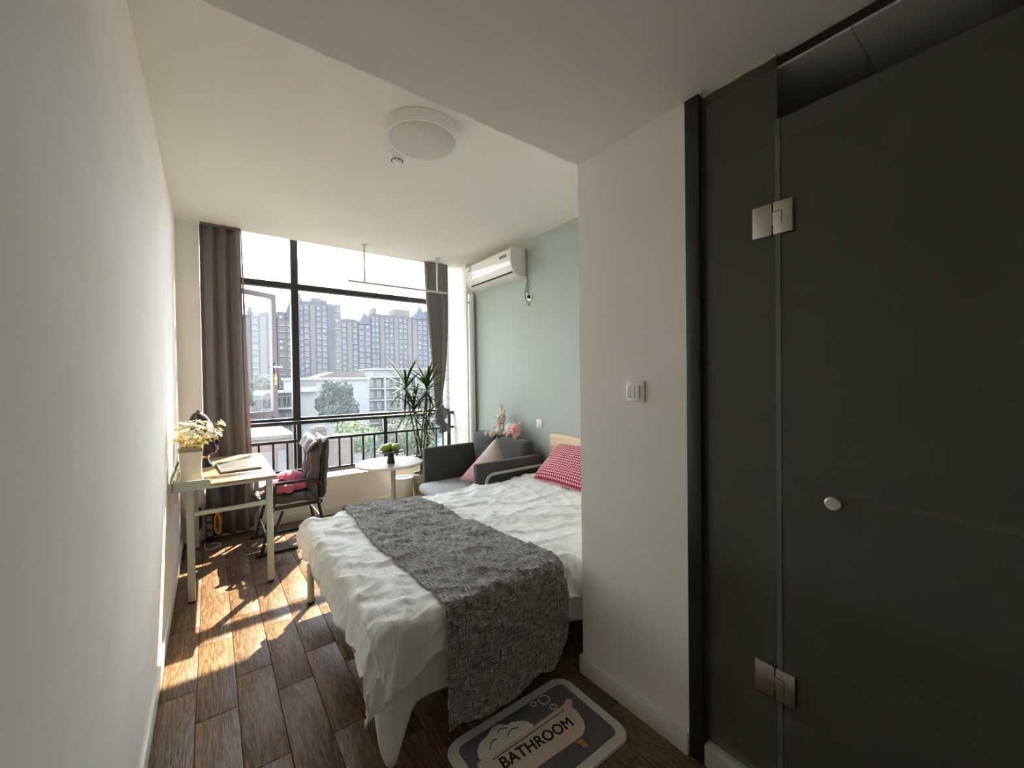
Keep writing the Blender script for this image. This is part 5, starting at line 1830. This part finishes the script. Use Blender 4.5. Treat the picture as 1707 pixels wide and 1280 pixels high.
#   houses seen through the casement
YH = 70.0
for k_, (p0, p1, yt, lab) in enumerate(((404, 436, 660, 'grey house with a pale balcony seen through the lower casement'), (437, 486, 656, 'grey house with white window frames beside the mullion'))):
    a, b_ = on_y(p0, yt, YH + k_ * 9.5), on_y(p1, yt, YH + k_ * 9.5)
    Yh = YH + k_ * 9.5
    h = thing('house', lab, 'building', ((a.x + b_.x) / 2, Yh + 4, GZ))
    box('wall', (a.x, Yh, GZ), (b_.x, Yh + 8, a.z), ext('house wall', (0.075, 0.075, 0.077, 1), 0.9, var=0.15, scale=0.4), h)
    rf = box('roof', (a.x - 0.4, Yh - 0.5, a.z), (b_.x + 0.4, Yh + 8.4, a.z + 0.35), M_TLED, h)
    for fl_ in range(3):
        zt_ = a.z - 0.5 - 2.7 * fl_
        box('balcony', (a.x - 0.1, Yh - 1.0, zt_ - 2.3), (b_.x + 0.1, Yh, zt_ - 2.05), M_TLED, h)
        for i in range(3):
            xa = a.x + (b_.x - a.x) * (i + 0.15) / 3
            w = box('window', (xa, Yh - 0.08, zt_ - 1.75), (xa + (b_.x - a.x) * 0.22, Yh + 0.02, zt_ - 0.25), M_DKWIN, h)
            box('window_frame', (xa + (b_.x - a.x) * 0.10, Yh - 0.14, zt_ - 1.75), (xa + (b_.x - a.x) * 0.12, Yh - 0.08, zt_ - 0.25), M_TLED, w)

#   brick roof terrace and chimneys close below the window
M_BRICK = ext('pinkish brick', (0.062, 0.042, 0.036, 1), 0.9, var=0.2, scale=6, stretch=(1, 1, 6))
M_CAP = ext('pale coping', (0.065, 0.057, 0.046, 1), 0.9, var=0.1)
YK = 26.0
a, b_ = on_y(396, 736, YK), on_y(486, 733, YK)
rt = thing('brick_building', 'low pinkish brick building just below the open casement', 'building', ((a.x + b_.x) / 2, YK + 4, GZ))
box('wall', (a.x, YK, GZ), (b_.x, YK + 8, a.z), M_BRICK, rt)
box('coping', (a.x - 0.15, YK - 0.15, a.z), (b_.x + 0.15, YK + 8.15, a.z + 0.18), M_CAP, rt)
for i in range(3):
    xa = a.x + (b_.x - a.x) * (0.12 + 0.3 * i)
    box('window', (xa, YK - 0.05, a.z - 2.1), (xa + 0.55, YK + 0.02, a.z - 0.7), M_DKWIN, rt)
for lab, p0, p1, yt, Yc in (('wide brick chimney stack with a pale cap, seen past the padded chair', 553, 593, 728, 24.0), ('tall brick chimney with a stepped cap behind the padded chair', 522, 546, 712, 32.0)):
    a, b_ = on_y(p0, yt, Yc), on_y(p1, yt, Yc)
    c = thing('chimney', lab, 'chimney', ((a.x + b_.x) / 2, Yc + 0.6, GZ), 'brick chimneys below the window')
    w = b_.x - a.x
    box('stack', (a.x + w * 0.08, Yc, GZ), (b_.x - w * 0.08, Yc + 1.2, a.z - 0.25), M_BRICK, c)
    box('cap', (a.x, Yc - 0.1, a.z - 0.25), (b_.x, Yc + 1.3, a.z - 0.08), M_CAP, c)
    box('cap_top', (a.x + w * 0.15, Yc, a.z - 0.08), (b_.x - w * 0.15, Yc + 1.2, a.z), M_BRICK, c)


#   trees
def tree(label, px, py, rpx, rpy, Y, mat, seed, nleaf=1600, leaf=0.32):
    c = on_y(px, py, Y)
    kx = (on_y(px + rpx, py, Y).x - c.x)
    kz = (c.z - on_y(px, py + rpy, Y).z)
    t = thing('tree', label, 'tree', (c.x, c.y + kx * 0.5, GZ), 'trees below the window')
    rn = random.Random(seed)
    bm = bmesh.new()
    blobs = []
    for i in range(11):
        d = Vector((rn.uniform(-1, 1), rn.uniform(-1, 1), rn.uniform(-1, 1)))
        d = d.normalized() * rn.uniform(0.25, 0.72)
        d.x *= 1.0 - 0.75 * d.z
        blobs.append((Vector((c.x + d.x * kx, c.y + kx * 0.5 + d.y * kx * 0.6, c.z + d.z * kz)), rn.uniform(0.32, 0.5)))
    for q, s in blobs:
        vs_ = b_ball(bm, q, (kx * s * 0.72, kx * s * 0.65, kz * s * 0.72), 10, 7)
    for i in range(nleaf):
        q, s = blobs[rn.randrange(len(blobs))]
        d = Vector((rn.gauss(0, 1), rn.gauss(0, 1), rn.gauss(0, 1))).normalized()
        p_ = q + Vector((d.x * kx * s, d.y * kx * s * 0.9, d.z * kz * s)) * rn.uniform(0.8, 1.08)
        n_ = (d + Vector((rn.uniform(-.7, .7), rn.uniform(-.7, .7), rn.uniform(-.7, .7)))).normalized()
        s1_ = n_.orthogonal().normalized(); s2_ = n_.cross(s1_)
        L = leaf * rn.uniform(0.6, 1.3)
        v = [bm.verts.new(p_ + s1_ * L), bm.verts.new(p_ + s2_ * L * 0.6), bm.verts.new(p_ - s1_ * L), bm.verts.new(p_ - s2_ * L * 0.6)]
        bm.faces.new(v)
    done(bm, 'foliage', mat, t, kind='stuff', recalc=False)
    tube('trunk', [(c.x, c.y + kx * 0.5, GZ), (c.x, c.y + kx * 0.5, c.z)], max(0.12, kx * 0.07), M_TRUNK, t, 8)
    return t


M_TREED = ext('dark green foliage', (0.020, 0.034, 0.027, 1), 0.8, var=0.5, scale=0.9)
M_TREEM = ext('mid green foliage', (0.042, 0.062, 0.027, 1), 0.8, var=0.5, scale=1.2)
M_TREEL = ext('bright green foliage', (0.085, 0.115, 0.04, 1), 0.8, var=0.45, scale=1.5)
tree('dense dark tree in front of the white building', 570, 676, 46, 44, 56, M_TREED, 1, 6000, 0.26)
tree('bright green bush below the handrail beside the dark tree', 618, 735, 62, 45, 40, M_TREEL, 2, 5000, 0.17)
tree('green bush behind the round table', 690, 742, 60, 50, 32, M_TREEM, 3, 5000, 0.15)
tree('green tree low behind the fruit stand', 660, 790, 50, 40, 27, M_TREEM, 4, 4000, 0.13)
tree('green tree seen through the casement above the houses', 438, 640, 30, 16, 100, M_TREEM, 5, 2500, 0.3)
tree('yellow green bush low behind the curtain edge', 430, 722, 34, 12, 44, M_TREEL, 6, 2000, 0.16)
tree('leafy tree left of the grey houses', 416, 668, 12, 20, 60, M_TREEM, 7, 2000, 0.2)
tree('pale green tree in front of the white flats', 668, 700, 34, 24, 66, M_TREEM, 8, 3000, 0.22)
tree('green tree low beside the tied curtain', 730, 760, 40, 60, 52, M_TREEL, 9, 3000, 0.2)
